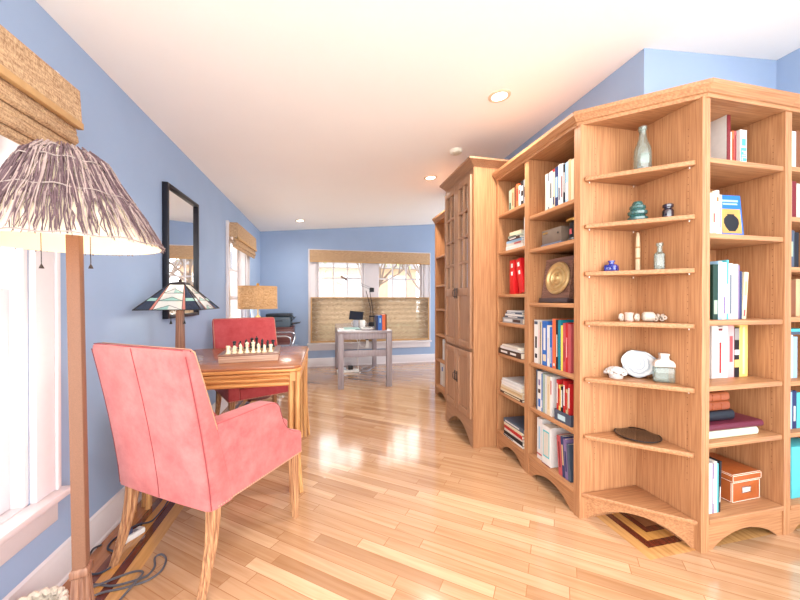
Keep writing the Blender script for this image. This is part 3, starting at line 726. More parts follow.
# flat stack, right bookcase
def bound(lab, x0, x1, z0, z1, setback, col, ridges=0):
    t = thing('book', lab, 'book', B1.W((x0+x1)/2, setback, z0), 0, 'stack of large books right of the corner shelves')
    h = z1-z0; hw = (x1-x0)/2; c = plain(col, .35)
    pr = [(.016*(1-math.cos(a)) , h/2-h/2*math.cos(a)*1.0) for a in [0]]
    poly = [(.012, 0)]+[(.012-.012*math.sin(PI*i/8), h/2-h/2*math.cos(PI*i/8)) for i in range(1, 8)]+[(.012, h), (.2, h), (.2, h-.004), (.014, h-.004), (.014, .004), (.2, .004), (.2, 0)]
    b = MB(); b.prism(poly, -hw, hw, 'yz'); b.build('cover', c, t, ang=50)
    b = MB(); b.box(-hw+.004, hw-.004, .0145, .195, .0045, h-.0045); b.build('pages', PAGE, t)
    if ridges:
        b = MB()
        for i in range(ridges):
            xx = -hw+(i+1)*2*hw/(ridges+1); b.box(xx-.004, xx+.004, -.0015, .006, h*.2, h*.8)
        b.build('raised_band', c, t, bevel=.001)
zz = .4875
bound('pale green large flat book, lowest of the stack above the brown stitched box', .03, .374, zz, zz+.038, .03, (206, 220, 196)); zz += .0385
bound('maroon large flat book with white page edges, in the stack above the brown stitched box', .03, .40, zz, zz+.032, .025, (96, 34, 50)); zz += .0325
bound('thick black bound book lying flat above the maroon book', .03, .262, zz, zz+.048, .055, (28, 30, 38)); zz += .0485
bound('brown leather bound book lying flat directly on the thick black book', .03, .24, zz, zz+.044, .06, (136, 70, 40), 3); zz += .0445
bound('brown leather bound book lying flat on top of the stack under the yellow book', .03, .236, zz, zz+.042, .06, (150, 82, 50), 3)
row(B1, 5, .06, .03, [('white', .026, .235, .18, None), ('purple', .008, .23, .18, [('white', .2, .7, .4)]), ('white', .018, .24, .18, None), ('turquoise', .008, .23, .18, None), ('black', .010, .238, .18, [('white', .2, .5, .4)], 2)], noun='folder')
# brown stitched box
bx = thing('storage_box', 'brown leather storage box with white stitching and a metal label holder', 'box', B1.W(.36, .065, .1454), math.radians(1))
lea = plain((166, 88, 44), .4, var=.15, ns=30)
b = MB(); b.box(-.094, .094, .004, .21, 0, .102); b.build('body', lea, bx, bevel=.004)
b = MB(); b.box(-.098, .098, 0, .214, .103, .138); b.build('lid', lea, bx, bevel=.004)
s_ = MB()
def line(a, c, th=.0018):
    a, c = Vector(a), Vector(c); lo = [min(a[i], c[i])-th/2 for i in range(3)]; hi = [max(a[i], c[i])+th/2 for i in range(3)]
    s_.box(lo[0], hi[0], lo[1], hi[1], lo[2], hi[2])
for sgn in (-1, 1):
    line((sgn*.091, .0035, .005), (sgn*.091, .0035, .098)); line((sgn*.095, -.0005, .107), (sgn*.095, -.0005, .134))
for z, hw, y in ((.005, .091, .0035), (.098, .091, .0035), (.107, .095, -.0005), (.134, .095, -.0005)): line((-hw, y, z), (hw, y, z))
line((-.0945, .008, .005), (-.0945, .008, .098)); line((-.0945, .008, .005), (-.0945, .205, .005)); line((-.0985, .004, .107), (-.0985, .21, .107)); line((-.0985, .004, .134), (-.0985, .21, .134))
line((-.094, .004, .1385), (.094, .004, .1385)); line((-.094, .004, .1385), (-.094, .21, .1385))
s_.build('stitching', plain((244, 226, 210), .6), bx, smooth=False)
b = MB(); b.box(-.03, .03, .001, .0045, .042, .047); b.box(-.03, .03, .001, .0045, .068, .073); b.box(-.03, -.026, .001, .0045, .047, .068); b.box(.026, .03, .001, .0045, .047, .068); b.build('label_holder', M['chrome'], bx, bevel=.001)
b = MB(); b.box(-.025, .025, .003, .0042, .047, .068); b.build('label_card', plain((240, 214, 196), .6), bx)
# rightmost bookcase (B2)
row(B2, 0, .05, .04, [('black', .010, .19, .16, None), ('cream', .034, .20, .16, [('tan', .2, .8, .3)]), ('white', .03, .195, .16, None), ('brown', .03, .2, .16, None), ('navy', .03, .19, .16, None)])
row(B2, 1, .045, .04, [('black', .010, .195, .16, None), ('purple', .006, .19, .16, None), ('cream', .036, .188, .16, [('tan', .1, .9, .3)]), ('darkred', .03, .19, .16, None), ('offwhite', .03, .18, .16, None)])
row(B2, 2, .04, .04, [('palegrey', .030, .185, .15, [('slate', .05, .95, .2)]), ('purple', .006, .186, .15, None), ('slate', .04, .188, .15, [('sage', .3, .7, .5)]), ('black', .03, .18, .15, None)])
row(B2, 3, .05, .04, [('white', .03, .185, .15, None), ('orange', .014, .18, .15, None), ('brown', .034, .185, .15, None), ('tan', .03, .19, .15, None)])
row(B2, 4, .05, .05, [('white', .050, .218, .16, [('rose', .55, .75, .3), ('slate', .3, .5, .2)]), ('white', .03, .22, .16, None), ('paleblue', .03, .21, .16, None)])
stack(B2, 4, .045, .045, [('slate', .014, .17, .16, None, 0, 0), ('turquoise', .014, .17, .16, None, 0, 0)], z=B2.sh[4]+.2215)
row(B2, 5, .05, .04, [('black', .022, .19, .16, None), ('white', .014, .19, .16, [('purple', .1, .9, .4)]), ('paleblue', .02, .186, .16, None), ('navy', .03, .19, .16, [('white', .2, .6, .4)]), ('turquoise', .03, .18, .16, None)])
for k in range(2):
    t = thing('storage_box', ('lower' if k == 0 else 'upper')+' of two black storage boxes on the bottom shelf of bookcase at the right edge', 'box', B2.W(.055, .04, .1404+k*.126), 0, 'black boxes at the right edge')
    b = MB(); b.box(0, .035, 0, .2, 0, .1); b.build('body', M['black'], t, bevel=.003)
    b = MB(); b.box(-.001, .036, -.001, .201, .101, .124); b.build('lid', plain((40, 42, 52), .4), t, bevel=.003)
t = thing('file_box', 'turquoise file box on the bottom shelf of bookcase at the right edge', 'box', B2.W(.098, .035, .1404), 0)
b = MB(); b.box(0, .2, 0, .22, 0, .26); b.build('body', cm('turquoise'), t, bevel=.003)
b = MB(); b.box(.07, .13, -.002, .002, .15, .19); b.build('label_card', M['white'], t)

# things on A1 ----------------------------------------------------------------
t = thing('wooden_box', 'old grey-brown wooden box with small plate beside the black lantern', 'box', A1.W(.115, .03, 1.4654), R90)
b = MB(); b.box(0, .175, .0, .16, .014, .10); b.build('body', plain((112, 96, 84), .5, var=.25, ns=15), t, bevel=.004)
b = MB(); b.box(-.004, .179, -.004, .164, 0, .014); b.build('base', plain((88, 98, 118), .4), t, bevel=.003)
b = MB(); b.box(.012, .055, -.0015, .001, .076, .086); b.build('name_plate', M['brass'], t)
b = MB(); b.lathe([(.005, 0), (.006, .003), (0, .004)], seg=12); b.bm.transform(Matrix.Translation((.15, 0, .066)) @ Matrix.Rotation(PI/2, 4, 'X')); b.build('keyhole', M['black'], t)
t = thing('lantern', 'black lantern with a brass top beside the old wooden box', 'lantern', A1.W(.352, .08, 1.4654))
b = MB(); b.lathe([(.046, 0), (.046, .012), (.038, .02), (.036, .1), (.03, .112)], seg=20); b.build('body', M['black'], t)
b = MB(); b.lathe([(.05, .1125), (.052, .118), (.05, .126), (.03, .132), (.012, .134)], seg=20); b.build('cap', M['brass'], t)
b = MB(); b.tube([(-.012, 0, .134), (-.012, 0, .16), (0, 0, .168), (.012, 0, .16), (.012, 0, .134)], .0035, 6); b.build('carry_ring', M['chrome'], t)
b = MB(); b.box(-.039, -.034, -.008, .008, .04, .07); b.build('mark', cm('rose'), t)
t = thing('wall_plaque', 'square wooden plaque with a round gilt ringed disc, leaning on the third shelf', 'ornament', A1.W(.172, .07, 1.1208), (math.radians(-9), 0, R90))
b = MB()
hw = .125
def fr(inset, y): return [Vector((-hw+inset, y, .03+inset)), Vector((hw-inset, y, .03+inset)), Vector((hw-inset, y, .03+2*hw-inset)), Vector((-hw+inset, y, .03+2*hw-inset))]
b.loft([fr(0, .03), fr(0, .0), fr(.03, .012), fr(.05, .014)]); b.build('frame', wood('plaque_wood', S(96, 66, 56), S(140, 104, 90), 'X', .4), t, ang=20)
b = MB(); b.box(-hw-.006, hw+.006, -.012, .04, .0, .029); b.build('base', plain((66, 54, 56), .4), t, bevel=.004)
TD = Matrix.Translation((0, .012, .03+hw)) @ Matrix.Rotation(PI/2, 4, 'X')
b = MB(); b.lathe([(.0, 0), (.098, 0), (.102, .008), (.096, .018), (.084, .018), (.076, .008), (.066, .006), (.062, .014), (.052, .016), (.046, .008), (.038, .006), (.034, .014), (.026, .018), (.02, .012), (.012, .022), (.0, .026)], seg=36, T=TD, cap=False)
b.build('gilt_disc', M['gold'], t, ang=25)
# magazine holder
t = thing('magazine_holder', 'slate magazine holder with a curved cut beside the cream books, fifth shelf', 'magazine holder', A1.W(.255, .015, .4454), R90)
wd, dp = .135, .24
prof = [(0, 0), (dp, 0), (dp, .25)]+[(dp-.01-(dp-.01)*i/10, .06+.19*(1-i/10)**2) for i in range(0, 11)]
b = MB(); b.prism(prof, 0, .004, 'yz'); b.prism(prof, wd-.004, wd, 'yz'); b.box(.004, wd-.004, 0, .004, 0, .06); b.box(.004, wd-.004, dp-.004, dp, 0, .25); b.box(.004, wd-.004, .004, dp-.004, 0, .004)
b.build('holder_case', plain((70, 76, 92), .5), t, smooth=False)
b = MB(); b.box(.03, .09, -.001, .0005, .012, .04); b.build('label_card', plain((176, 200, 206), .5), t)
mg = [('red', .012, .228), ('mustard', .012, .2), ('black', .014, .195), ('red', .014, .232), ('tan', .014, .19), ('red', .012, .225)]
xx = .26
for k, (c, w, h) in enumerate(mg):
    t2 = thing('magazine', f'{c if c != "mustard" else "yellow"} magazine, {ORD[k+1]} from left in the slate magazine holder', 'magazine', A1.W(xx+w/2+.004, .022, .4504), R90, 'magazines in the slate holder')
    b = MB(); b.box(-w/2, w/2, 0, .2, 0, h); b.build('cover', cm(c, .3), t2, bevel=.001)
    b = MB(); b.box(-w/2+.002, w/2-.002, -.0006, .0005, h*.4, h*.9); b.build('spine_title', cm('white' if c in ('red', 'black') else 'red'), t2)
    xx += w+.006

# things on the corner shelves -------------------------------------------------
def on(lab, name, cat, x, y, z, rot=0): return thing(name, lab, cat, (x, y, z+.0004), rot)
t = on('tall clear glass bottle on the top corner shelf', 'glass_bottle', 'bottle', 1.563, 1.40, CS[0])
b = MB(); b.lathe([(.0, .0), (.034, .0), (.038, .006), (.038, .095), (.035, .125), (.024, .155), (.0165, .178), (.015, .212), (.0155, .213), (.019, .218), (.019, .234), (.012, .236), (.011, .21)], seg=28, cap=False); b.build('bottle_body', M['bottle'], t)
b = MB(); b.box(-.018, .018, -.0385, -.0375, .04, .09); b.bm.transform(Matrix.Rotation(-.6, 4, 'Z')); b.build('embossing', M['bottle'], t, bevel=.0004)
t = on('ridged aqua glass insulator on the second corner shelf', 'glass_insulator', 'insulator', 1.533, 1.40, CS[1])
b = MB(); b.lathe([(.030, 0), (.040, .0), (.044, .008), (.044, .02), (.036, .026), (.031, .032), (.041, .038), (.043, .05), (.036, .056), (.030, .06), (.036, .068), (.034, .078), (.026, .083), (.023, .092), (.018, .101), (.0, .105)], seg=28, cap=False); b.build('insulator_body', M['aqua'], t)
t = on('small dark amethyst glass jar on the second corner shelf', 'glass_jar', 'jar', 1.624, 1.32, CS[1])
b = MB(); b.lathe([(.0, 0), (.021, 0), (.023, .004), (.023, .04), (.019, .048), (.015, .052), (.015, .056), (.022, .058), (.022, .07), (.017, .074), (.014, .074)], seg=24, cap=False); b.build('jar_body', M['amethyst'], t)
t = on('small square cobalt blue ink bottle on the third corner shelf', 'ink_bottle', 'bottle', 1.452, 1.475, CS[2], .5)
b = MB(); b.box(-.028, .028, -.028, .028, 0, .036); b.build('bottle_body', M['cobalt'], t, bevel=.007, seg=3)
b = MB(); b.lathe([(.016, .0365), (.012, .04), (.012, .05), (.016, .051), (.016, .057), (.01, .058)], seg=18, cap=False); b.build('neck', M['cobalt'], t)
t = on('slender jointed bone stick standing in the back of the third corner shelf', 'bone_stick', 'ornament', 1.618, 1.474, CS[2])
b = MB(); b.lathe([(.0, 0), (.011, 0), (.011, .07), (.0095, .072), (.0095, .076), (.011, .078), (.0105, .13), (.009, .132), (.009, .136), (.010, .138), (.009, .19), (.006, .2), (.007, .208), (.0, .215)], seg=16, cap=False); b.build('shaft', plain((230, 206, 170), .5, var=.15), t)
b = MB()
for z in (.07, .128): b.lathe([(.0115, z), (.0125, z+.003), (.0115, z+.008)], seg=16)
b.build('ring', plain((186, 140, 92), .5), t)
t = on('small clear square medicine bottle on the third corner shelf', 'medicine_bottle', 'bottle', 1.60, 1.341, CS[2], .6)
b = MB(); b.box(-.021, .021, -.021, .021, 0, .082); b.build('bottle_body', M['bottle'], t, bevel=.006, seg=3)
b = MB(); b.lathe([(.018, .0825), (.0115, .09), (.0105, .118), (.015, .119), (.015, .133), (.008, .134)], seg=18, cap=False); b.build('neck', M['bottle'], t)
mi_w = plain((200, 190, 176), .5, var=.12); mi_p = plain((214, 186, 172), .6, var=.2)
def shell_disc(b, c, r, th, ang):
    T = Matrix.Translation(c) @ Matrix.Rotation(ang, 4, 'Z') @ Matrix.Rotation(PI/2, 4, 'X')
    b.lathe([(r*.35, -th/2), (r*.9, -th/2), (r, 0), (r*.9, th/2), (r*.35, th/2), (r*.35, -th/2)], seg=18, T=T, cap=False)
t = on('pinkish fossil with two pale rings on the fourth corner shelf', 'fossil', 'fossil', 1.515, 1.43, CS[3], -.5)
b = MB(); b.lathe([(.016, 0), (.02, .006), (.018, .03), (.021, .044), (.01, .046)], seg=14); b.build('core', mi_p, t)
for k, xx in enumerate((-.036, .034)):
    b = MB(); shell_disc(b, (xx, -.006, .021), .02, .012, .9); b.build('ring', mi_w, t)
t = on('small pale oval ring fossil, middle of the fourth corner shelf', 'fossil', 'fossil', 1.553, 1.415, CS[3], -.4)
b = MB(); shell_disc(b, (0, 0, .019), .019, .012, .9); b.build('ring', mi_w, t)
t = on('knobbly cream fossil cluster at the right of the fourth corner shelf', 'fossil', 'fossil', 1.603, 1.375, CS[3], -.6)
b = MB()
b.lathe([(.016, -.026), (.024, -.018), (.024, .018), (.016, .026)], seg=16, T=Matrix.Translation((-.02, 0, .025)) @ Matrix.Rotation(PI/2, 4, 'Y')); b.build('core', mi_w, t)
b = MB()
for i in range(9):
    a = i*.9; shell_disc(b, (.018+.016*math.cos(a)+i*.001, -.006+.012*math.sin(a*1.7), .014+.008*(i % 3)), .011, .009, a)
b.build('knob', plain((190, 172, 156), .6, var=.3), t)
t = on('white rose-shaped coral on the fifth corner shelf', 'coral', 'coral', 1.466, 1.46, CS[4])
b = MB()
for i in range(26):
    a = i*2.4; el = .25+1.1*(i/26); r = .046-.012*(i/26)
    ctr = Vector((math.cos(a)*math.cos(el)*r, math.sin(a)*math.cos(el)*r, .012+math.sin(el)*r))
    d = Vector((math.cos(a)*math.cos(el), math.sin(a)*math.cos(el), math.sin(el)))
    q = d.to_track_quat('Z', 'Y').to_matrix().to_4x4()
    b.lathe([(.002, -.012), (.014, -.004), (.017, .006), (.012, .01), (.003, .006)], seg=9, T=Matrix.Translation(ctr) @ q @ Matrix.Diagonal((1, .55, 1, 1)))
b.lathe([(.0, 0), (.03, 0), (.036, .02), (.02, .045), (0, .05)], seg=14)
zmin = min(v.co.z for v in b.bm.verts); b.bm.transform(Matrix.Translation((0, 0, -zmin)))
b.build('coral_body', plain((206, 200, 196), .6, var=.2), t)
# agate slice
def agate_mat():
    m, nt, bb = base_mat('banded_agate', .2, .5); N, L = nt.nodes, nt.links
    tc = N.new('ShaderNodeTexCoord'); ns = N.new('ShaderNodeTexNoise'); ns.inputs['Scale'].default_value = 16; ns.inputs['Detail'].default_value = 3
    L.new(tc.outputs['Object'], ns.inputs['Vector'])
    sub = N.new('ShaderNodeVectorMath'); sub.operation = 'SUBTRACT'; sub.inputs[1].default_value = (0, 0, .07); L.new(tc.outputs['Object'], sub.inputs[0])
    ln = N.new('ShaderNodeVectorMath'); ln.operation = 'LENGTH'; L.new(sub.outputs[0], ln.inputs[0])
    ma = N.new('ShaderNodeMath'); ma.operation = 'MULTIPLY_ADD'; ma.inputs[1].default_value = .05; L.new(ns.outputs['Fac'], ma.inputs[0]); L.new(ln.outputs['Value'], ma.inputs[2])
    mu = N.new('ShaderNodeMath'); mu.operation = 'MULTIPLY'; mu.inputs[1].default_value = 330; L.new(ma.outputs[0], mu.inputs[0])
    si = N.new('ShaderNodeMath'); si.operation = 'SINE'; L.new(mu.outputs[0], si.inputs[0])
    h = N.new('ShaderNodeMath'); h.operation = 'MULTIPLY_ADD'; h.inputs[1].default_value = .5; h.inputs[2].default_value = .5; L.new(si.outputs[0], h.inputs[0])
    r = N.new('ShaderNodeValToRGB'); r.color_ramp.elements[0].color = S(150, 156, 164); r.color_ramp.elements[1].color = S(206, 204, 202); L.new(h.outputs[0], r.inputs[0])
    L.new(r.outputs[0], bb.inputs['Base Color']); return m
t = on('grey and white banded agate slice standing upright on the fifth corner shelf', 'agate_slice', 'mineral', 1.573, 1.425, CS[4], (math.radians(-8), 0, math.radians(-42)))
t.location.z += .002
poly = []
for i in range(26):
    a = 2*PI*i/26; r = 1+.05*math.sin(3*a+1)+.03*math.sin(7*a)
    poly.append((.078*r*math.cos(a), .068+.068*r*math.sin(a)))
mz = min(p[1] for p in poly); poly = [(p[0], p[1]-mz) for p in poly]
b = MB(); b.prism(poly, -.006, .006, 'xz'); b.build('slice', agate_mat(), t, bevel=.0015)
b = MB(); b.prism([(p[0]*1.02, (p[1]-.068)*1.015+.068+.001) for p in poly], -.003, .0035, 'xz'); b.build('rind', plain((104, 104, 100), .8), t)
t = on('whitened flat glass flask at the right of the fifth corner shelf', 'glass_flask', 'bottle', 1.617, 1.332, CS[4], -.55)
b = MB(); b.box(-.043, .043, -.018, .018, 0, .075)
b.build('bottle_body', M['bottle'], t, bevel=.008, seg=3)
b = MB(); b.prism([(-.043, .076), (.043, .076), (.043, .09), (.035, .105), (.018, .112), (.016, .13), (.019, .131), (.019, .141), (-.019, .141), (-.019, .131), (-.016, .13), (-.018, .112), (-.035, .105), (-.043, .09)], -.016, .016, 'xz'); b.build('bottle_top', plain((204, 192, 180), .4, var=.1), t, bevel=.005)
t = on('dark smoked glass plate lying flat on the sixth corner shelf', 'glass_plate', 'plate', 1.556, 1.418, CS[5])
b = MB(); b.lathe([(.0, 0), (.062, 0), (.098, .008), (.1, .011), (.096, .012), (.06, .004), (.0, .003)], seg=36, cap=False); b.build('dish', M['smoke'], t)
b = MB(); b.lathe([(.096, .0125), (.1, .0135), (.1015, .011), (.099, .009)], seg=36, cap=False); b.build('rim', M['black'], t)

# ------------------------------------------------------------------ armchairs
def lobes(c, r, fwd, n=20):
    """fluted leg section: rounded square with a groove in every face"""
    out = []
    for i in range(n):
        a = 2*PI*i/n; k = 1+.10*math.cos(4*(a-PI/4))-.26*max(0, math.cos(4*a))**4
        out.append(Vector((c[0]+r*k*math.cos(a), c[1]+r*k*math.sin(a), c[2])))
    return out
def armchair(lab, loc, rot, mat, H=.962, flip=False):
    t = thing('armchair', lab, 'chair', loc, rot)
    W, Dp, zb = .564, .54, .335
    hw = W/2; yr = -Dp/2; yf = Dp/2; at = .085
    # outer back: raked slab, curving
    def by(z):
        k = max(0, (z-zb)/(H-zb)); return yr-.105*k**1.3
    def thick(z):
        k = max(0, (z-zb)/(H-zb)); return .11-.062*k
    rings = []
    zs = [zb, zb+.08, zb+.2, zb+.32, zb+.42, zb+.52, H-.03, H-.008, H]
    for z in zs:
        y0 = by(z); th = thick(z); e = 0.012 if z == H else (.004 if z == H-.008 else 0); w = hw-e
        r_ = .022
        ring = [(-w, y0+r_+e), (-w+.007, y0+.007+e), (-w+r_, y0+e), (-w*.5, y0+e-.004), (0, y0+e-.005), (w*.5, y0+e-.004), (w-r_, y0+e), (w-.007, y0+.007+e), (w, y0+r_+e), (w, y0+th-.012-e), (w-.012, y0+th-e), (0, y0+th-e+.006), (-w+.012, y0+th-e), (-w, y0+th-.012-e)]
        rings.append([Vector((x, y, z)) for x, y in ring])
    b = MB(); b.loft(rings); bk = b.build('backrest', mat, t, ang=60)
    s = MB()
    zz = [H-.004, H-.03, H-.15, zb+.4, zb+.3, zb+.2, zb+.1, zb+.004]
    s.tube([(0, by(z)-.0055, z) for z in zz], .0016, 6)
    for sg in (-1, 1): s.tube([(sg*(hw-.005), by(z)+.007, z) for z in [H-.022]+zz[1:]], .0018, 6)
    s.tube([(-hw+.02, by(H)+.012, H-.001), (0, by(H)+.006, H+.0005), (hw-.02, by(H)+.012, H-.001)], .002, 6)
    s.build('seam', M['seam'], bk)
    w_ = MB(); zf = [.50+(H-.012-.50)*i/8 for i in range(9)]
    w_.tube([(-hw+.006, by(z)+thick(z)-.005, z) for z in zf]+[(-hw+.02, by(H)+thick(H)-.006, H-.001), (hw-.02, by(H)+thick(H)-.006, H-.001)]+[(hw-.006, by(z)+thick(z)-.005, z) for z in zf[::-1]], .0024, 6)
    w_.build('welt', M['nail'], bk)
    # arms
    prof = [(yr+.03, zb), (yf, zb), (yf, .428), (yf-.004, .448), (yf-.02, .459), (yf-.06, .472), (yf-.105, .5), (yf-.135, .54), (yf-.152, .585), (yf-.165, .625), (yf-.185, .65), (yf-.215, .661), (yf-.26, .664), (yr+.03, .664)]
    for sg in (-1, 1):
        b = MB(); a0, a1 = (hw-at, hw-.0015) if sg > 0 else (-hw+.0015, -hw+at)
        b.prism(prof, a0, a1, 'yz'); ar = b.build('armrest', mat, t, bevel=.009, seg=3, ang=50)
        s = MB(); xo = sg*(hw-.004)
        s.tube([(xo, p[0], p[1]-.004) for p in prof[:2:-1]], .0016, 6); s.build('seam', M['seam'], ar)
    # seat
    b = MB(); b.box(-hw+at+.001, hw-at-.001, yr+.10, yf-.004, zb, .43); b.build('seat_base', mat, t, bevel=.01, seg=3)
    b = MB(); b.box(-hw+at+.004, hw-at-.004, yr+.118, yf+.004, .4305, .505); b.build('seat_cushion', mat, t, bevel=.022, seg=4, ang=60)
    # nail-head trim along the lower edge
    b = MB()
    def nails(p, q, nrm):
        L = (Vector(q)-Vector(p)).length; n = int(L/.0115)
        for i in range(n):
            c = Vector(p).lerp(Vector(q), (i+.5)/n)
            T = Matrix.Translation(c) @ Vector(nrm).to_track_quat('Z', 'Y').to_matrix().to_4x4()
            b.lathe([(.0045, 0), (.004, .0016), (.0015, .0028)], seg=6, T=T)
    for sg in (-1, 1): nails((sg*(hw-.002), yr+.03, zb+.007), (sg*(hw-.002), yf, zb+.007), (sg, 0, 0))
    nails((-hw, yf-.0005, zb+.007), (hw, yf-.0005, zb+.007), (0, 1, 0))
    b.build('nailhead_trim', M['nail'], t)
    # legs
    for sg in (-1, 1):
        for rear in (0, 1):
            rs = []
            for i in range(9):
                k = i/8; z = zb*(1-k)
                if rear: y = yr+.04-.07*k**1.8; x = sg*(hw-.036+.014*k)
                else: y = yf-.034+.010*k; x = sg*(hw-.034+.008*k)
                r = .026-.011*k
                rs.append(lobes((x, y, z), r, None))
            b = MB(); b.loft(rs); b.build('leg', M['leg'], t, ang=60)
    return t
armchair('rose pink suede armchair seen from behind, in front of the games table', (-.503, 1.787, 0), math.radians(-34), M['suede'])
armchair('rose suede armchair, colour deepened for dim light, facing the room, behind the games table', (-.607, 3.20, 0), math.radians(207), M['suede_dim'])

# ------------------------------------------------------------------ games table
TX0, TX1, TY0, TY1 = -1.005, -.137, 2.068, 2.952
tb = thing('games_table', 'square wooden games table with a glossy top and clustered rod legs', 'table', ((TX0+TX1)/2, (TY0+TY1)/2, 0))
hx, hy = (TX1-TX0)/2, (TY1-TY0)/2
cc = .035
oct_ = [(-hx+cc, -hy), (hx-cc, -hy), (hx, -hy+cc), (hx, hy-cc), (hx-cc, hy), (-hx+cc, hy), (-hx, hy-cc), (-hx, -hy+cc)]
b = MB(); b.prism([(x*.985, y*.985) for x, y in oct_], .735, .75); b.build('tabletop', M['table_top'], tb, bevel=.002)
b = MB(); b.prism(oct_, .716, .7345); b.build('top_edge', M['cane_x'], tb, bevel=.007, seg=3)
for i, (ax, sgn) in enumerate((('x', -1), ('x', 1), ('y', -1), ('y', 1))):
    b = MB()
    for z in (.701, .672, .643):
        if ax == 'x': b.tube([(-hx+.06, sgn*(hy-.028), z), (hx-.06, sgn*(hy-.028), z)], .0118, 10)
        else: b.tube([(sgn*(hx-.028), -hy+.06, z), (sgn*(hx-.028), hy-.06, z)], .0118, 10)
    if ax == 'x': b.box(-hx+.06, hx-.06, sgn*(hy-.04)-.008, sgn*(hy-.04)+.008, .64, .714)
    else: b.box(sgn*(hx-.04)-.008, sgn*(hx-.04)+.008, -hy+.06, hy-.06, .64, .714)
    b.build('apron_rail', M['cane_x'], tb)
for sx in (-1, 1):
    for sy in (-1, 1):
        b = MB(); b.box(sx*(hx-.04)-.026, sx*(hx-.04)+.026, sy*(hy-.04)-.026, sy*(hy-.04)+.026, .66, .715)
        for (dx, dy, cv) in ((.018, .018, .02), (-.02, .012, .0), (.012, -.02, .0), (-.012, -.012, -.004)):
            pts = []
            for k in range(9):
                q = k/8; z = .714*(1-q); off = cv*(q**2.5)-.006*math.sin(PI*q)
                pts.append((sx*(hx-.04+dx+off), sy*(hy-.04+dy+off*.6), z))
            b.tube(pts, [.0155-.003*k/8 for k in range(9)], 10)
        b.build('leg', M['cane'], tb)
# chess set
cb = thing('chess_box', 'pale wooden chess box carrying a chess board on the games table', 'chess board', (-.482, 2.436, .7504), math.radians(5))
cs_ = .171
b = MB(); b.box(-cs_, cs_, -cs_, cs_, 0, .04); b.build('box_body', M['box_wood'], cb, bevel=.002)
b = MB(); b.box(-cs_-.006, cs_+.006, -cs_-.006, cs_+.006, .0405, .05); b.build('board_rim', M['box_top'], cb, bevel=.002)
def checker_mat():
    m, nt, bb = base_mat('chess_squares', .25, .4); tc = nt.nodes.new('ShaderNodeTexCoord'); ck = nt.nodes.new('ShaderNodeTexChecker')
    ck.inputs['Scale'].default_value = 1/.0355; ck.inputs['Color1'].default_value = S(226, 194, 150); ck.inputs['Color2'].default_value = S(120, 78, 56)
    nt.links.new(tc.outputs['Object'], ck.inputs['Vector']); nt.links.new(ck.outputs['Color'], bb.inputs['Base Color']); return m
sq = .0355
b = MB(); b.box(-4*sq, 4*sq, -4*sq, 4*sq, .0502, .0512); b.build('squares', checker_mat(), cb, smooth=False)
prof = {'pawn': [(.0, 0), (.011, 0), (.011, .004), (.006, .01), (.005, .02), (.008, .022), (.0055, .024), (.008, .031), (.005, .037), (.0, .038)],
        'rook': [(.0, 0), (.013, 0), (.013, .005), (.008, .012), (.0075, .03), (.011, .033), (.011, .045), (.007, .045), (.007, .04), (0, .04)],
        'bishop': [(.0, 0), (.013, 0), (.013, .005), (.007, .012), (.0055, .03), (.009, .033), (.006, .035), (.009, .043), (.004, .052), (.002, .054), (0, .057)],
        'queen': [(.0, 0), (.014, 0), (.014, .005), (.008, .013), (.0055, .036), (.01, .04), (.0065, .043), (.0115, .058), (.006, .06), (.003, .064), (0, .066)],
        'king': [(.0, 0), (.014, 0), (.014, .005), (.008, .013), (.006, .038), (.011, .042), (.007, .045), (.011, .06), (.004, .064), (.0, .065)],
        'knight': [(.0, 0), (.013, 0), (.013, .005), (.008, .01), (0, .012)]}
ivory, ebony = plain((240, 226, 194), .35), plain((44, 46, 50), .35)
order = ['rook', 'knight', 'bishop', 'queen', 'king', 'bishop', 'knight', 'rook']
meshes = {}
def piece_mesh(kind, m, cn):
    k = (kind, cn)
    if k not in meshes:
        b = MB(); b.lathe(prof[kind], seg=14, cap=False)
        if kind == 'knight': b.prism([(-.007, .008), (.008, .008), (.006, .022), (.011, .034), (.009, .038), (.001, .037), (.003, .045), (-.003, .043), (-.009, .03)], -.0045, .0045, 'xz')
        if kind == 'king': b.box(-.0015, .0015, -.0015, .0015, .064, .074); b.box(-.0045, .0045, -.0015, .0015, .068, .071)
        o = b.build('piece', m, None); meshes[k] = o.data; bpy.data.objects.remove(o)
    return meshes[k]
for cn, m, ranks in (('ivory', ivory, (0, 1)), ('black', ebony, (7, 6))):
    for f in range(8):
        for ri, rk in enumerate(ranks):
            kind = order[f] if ri == 0 else 'pawn'
            o = bpy.data.objects.new('chess_'+kind, piece_mesh(kind, m, cn)); COL.objects.link(o)
            q = cb.matrix_basis if False else Matrix.Translation((-.482, 2.436, .7504)) @ Matrix.Rotation(math.radians(5), 4, 'Z')
            o.matrix_world = q @ Matrix.Translation(((f-3.5)*sq+random.uniform(-.003, .003), (rk-3.5)*sq+random.uniform(-.003, .003), .0514)) @ Matrix.Scale(1.08, 4)
            if kind == 'knight': o.rotation_euler.z = (PI/2 if cn == 'ivory' else -PI/2)+random.uniform(-.5, .5)
            tag(o, f"{cn} chess {kind}, {ORD[f+1]} from left in its {'back' if ri == 0 else 'pawn'} row on the chess box", 'chess piece', f'{cn} chess pieces')
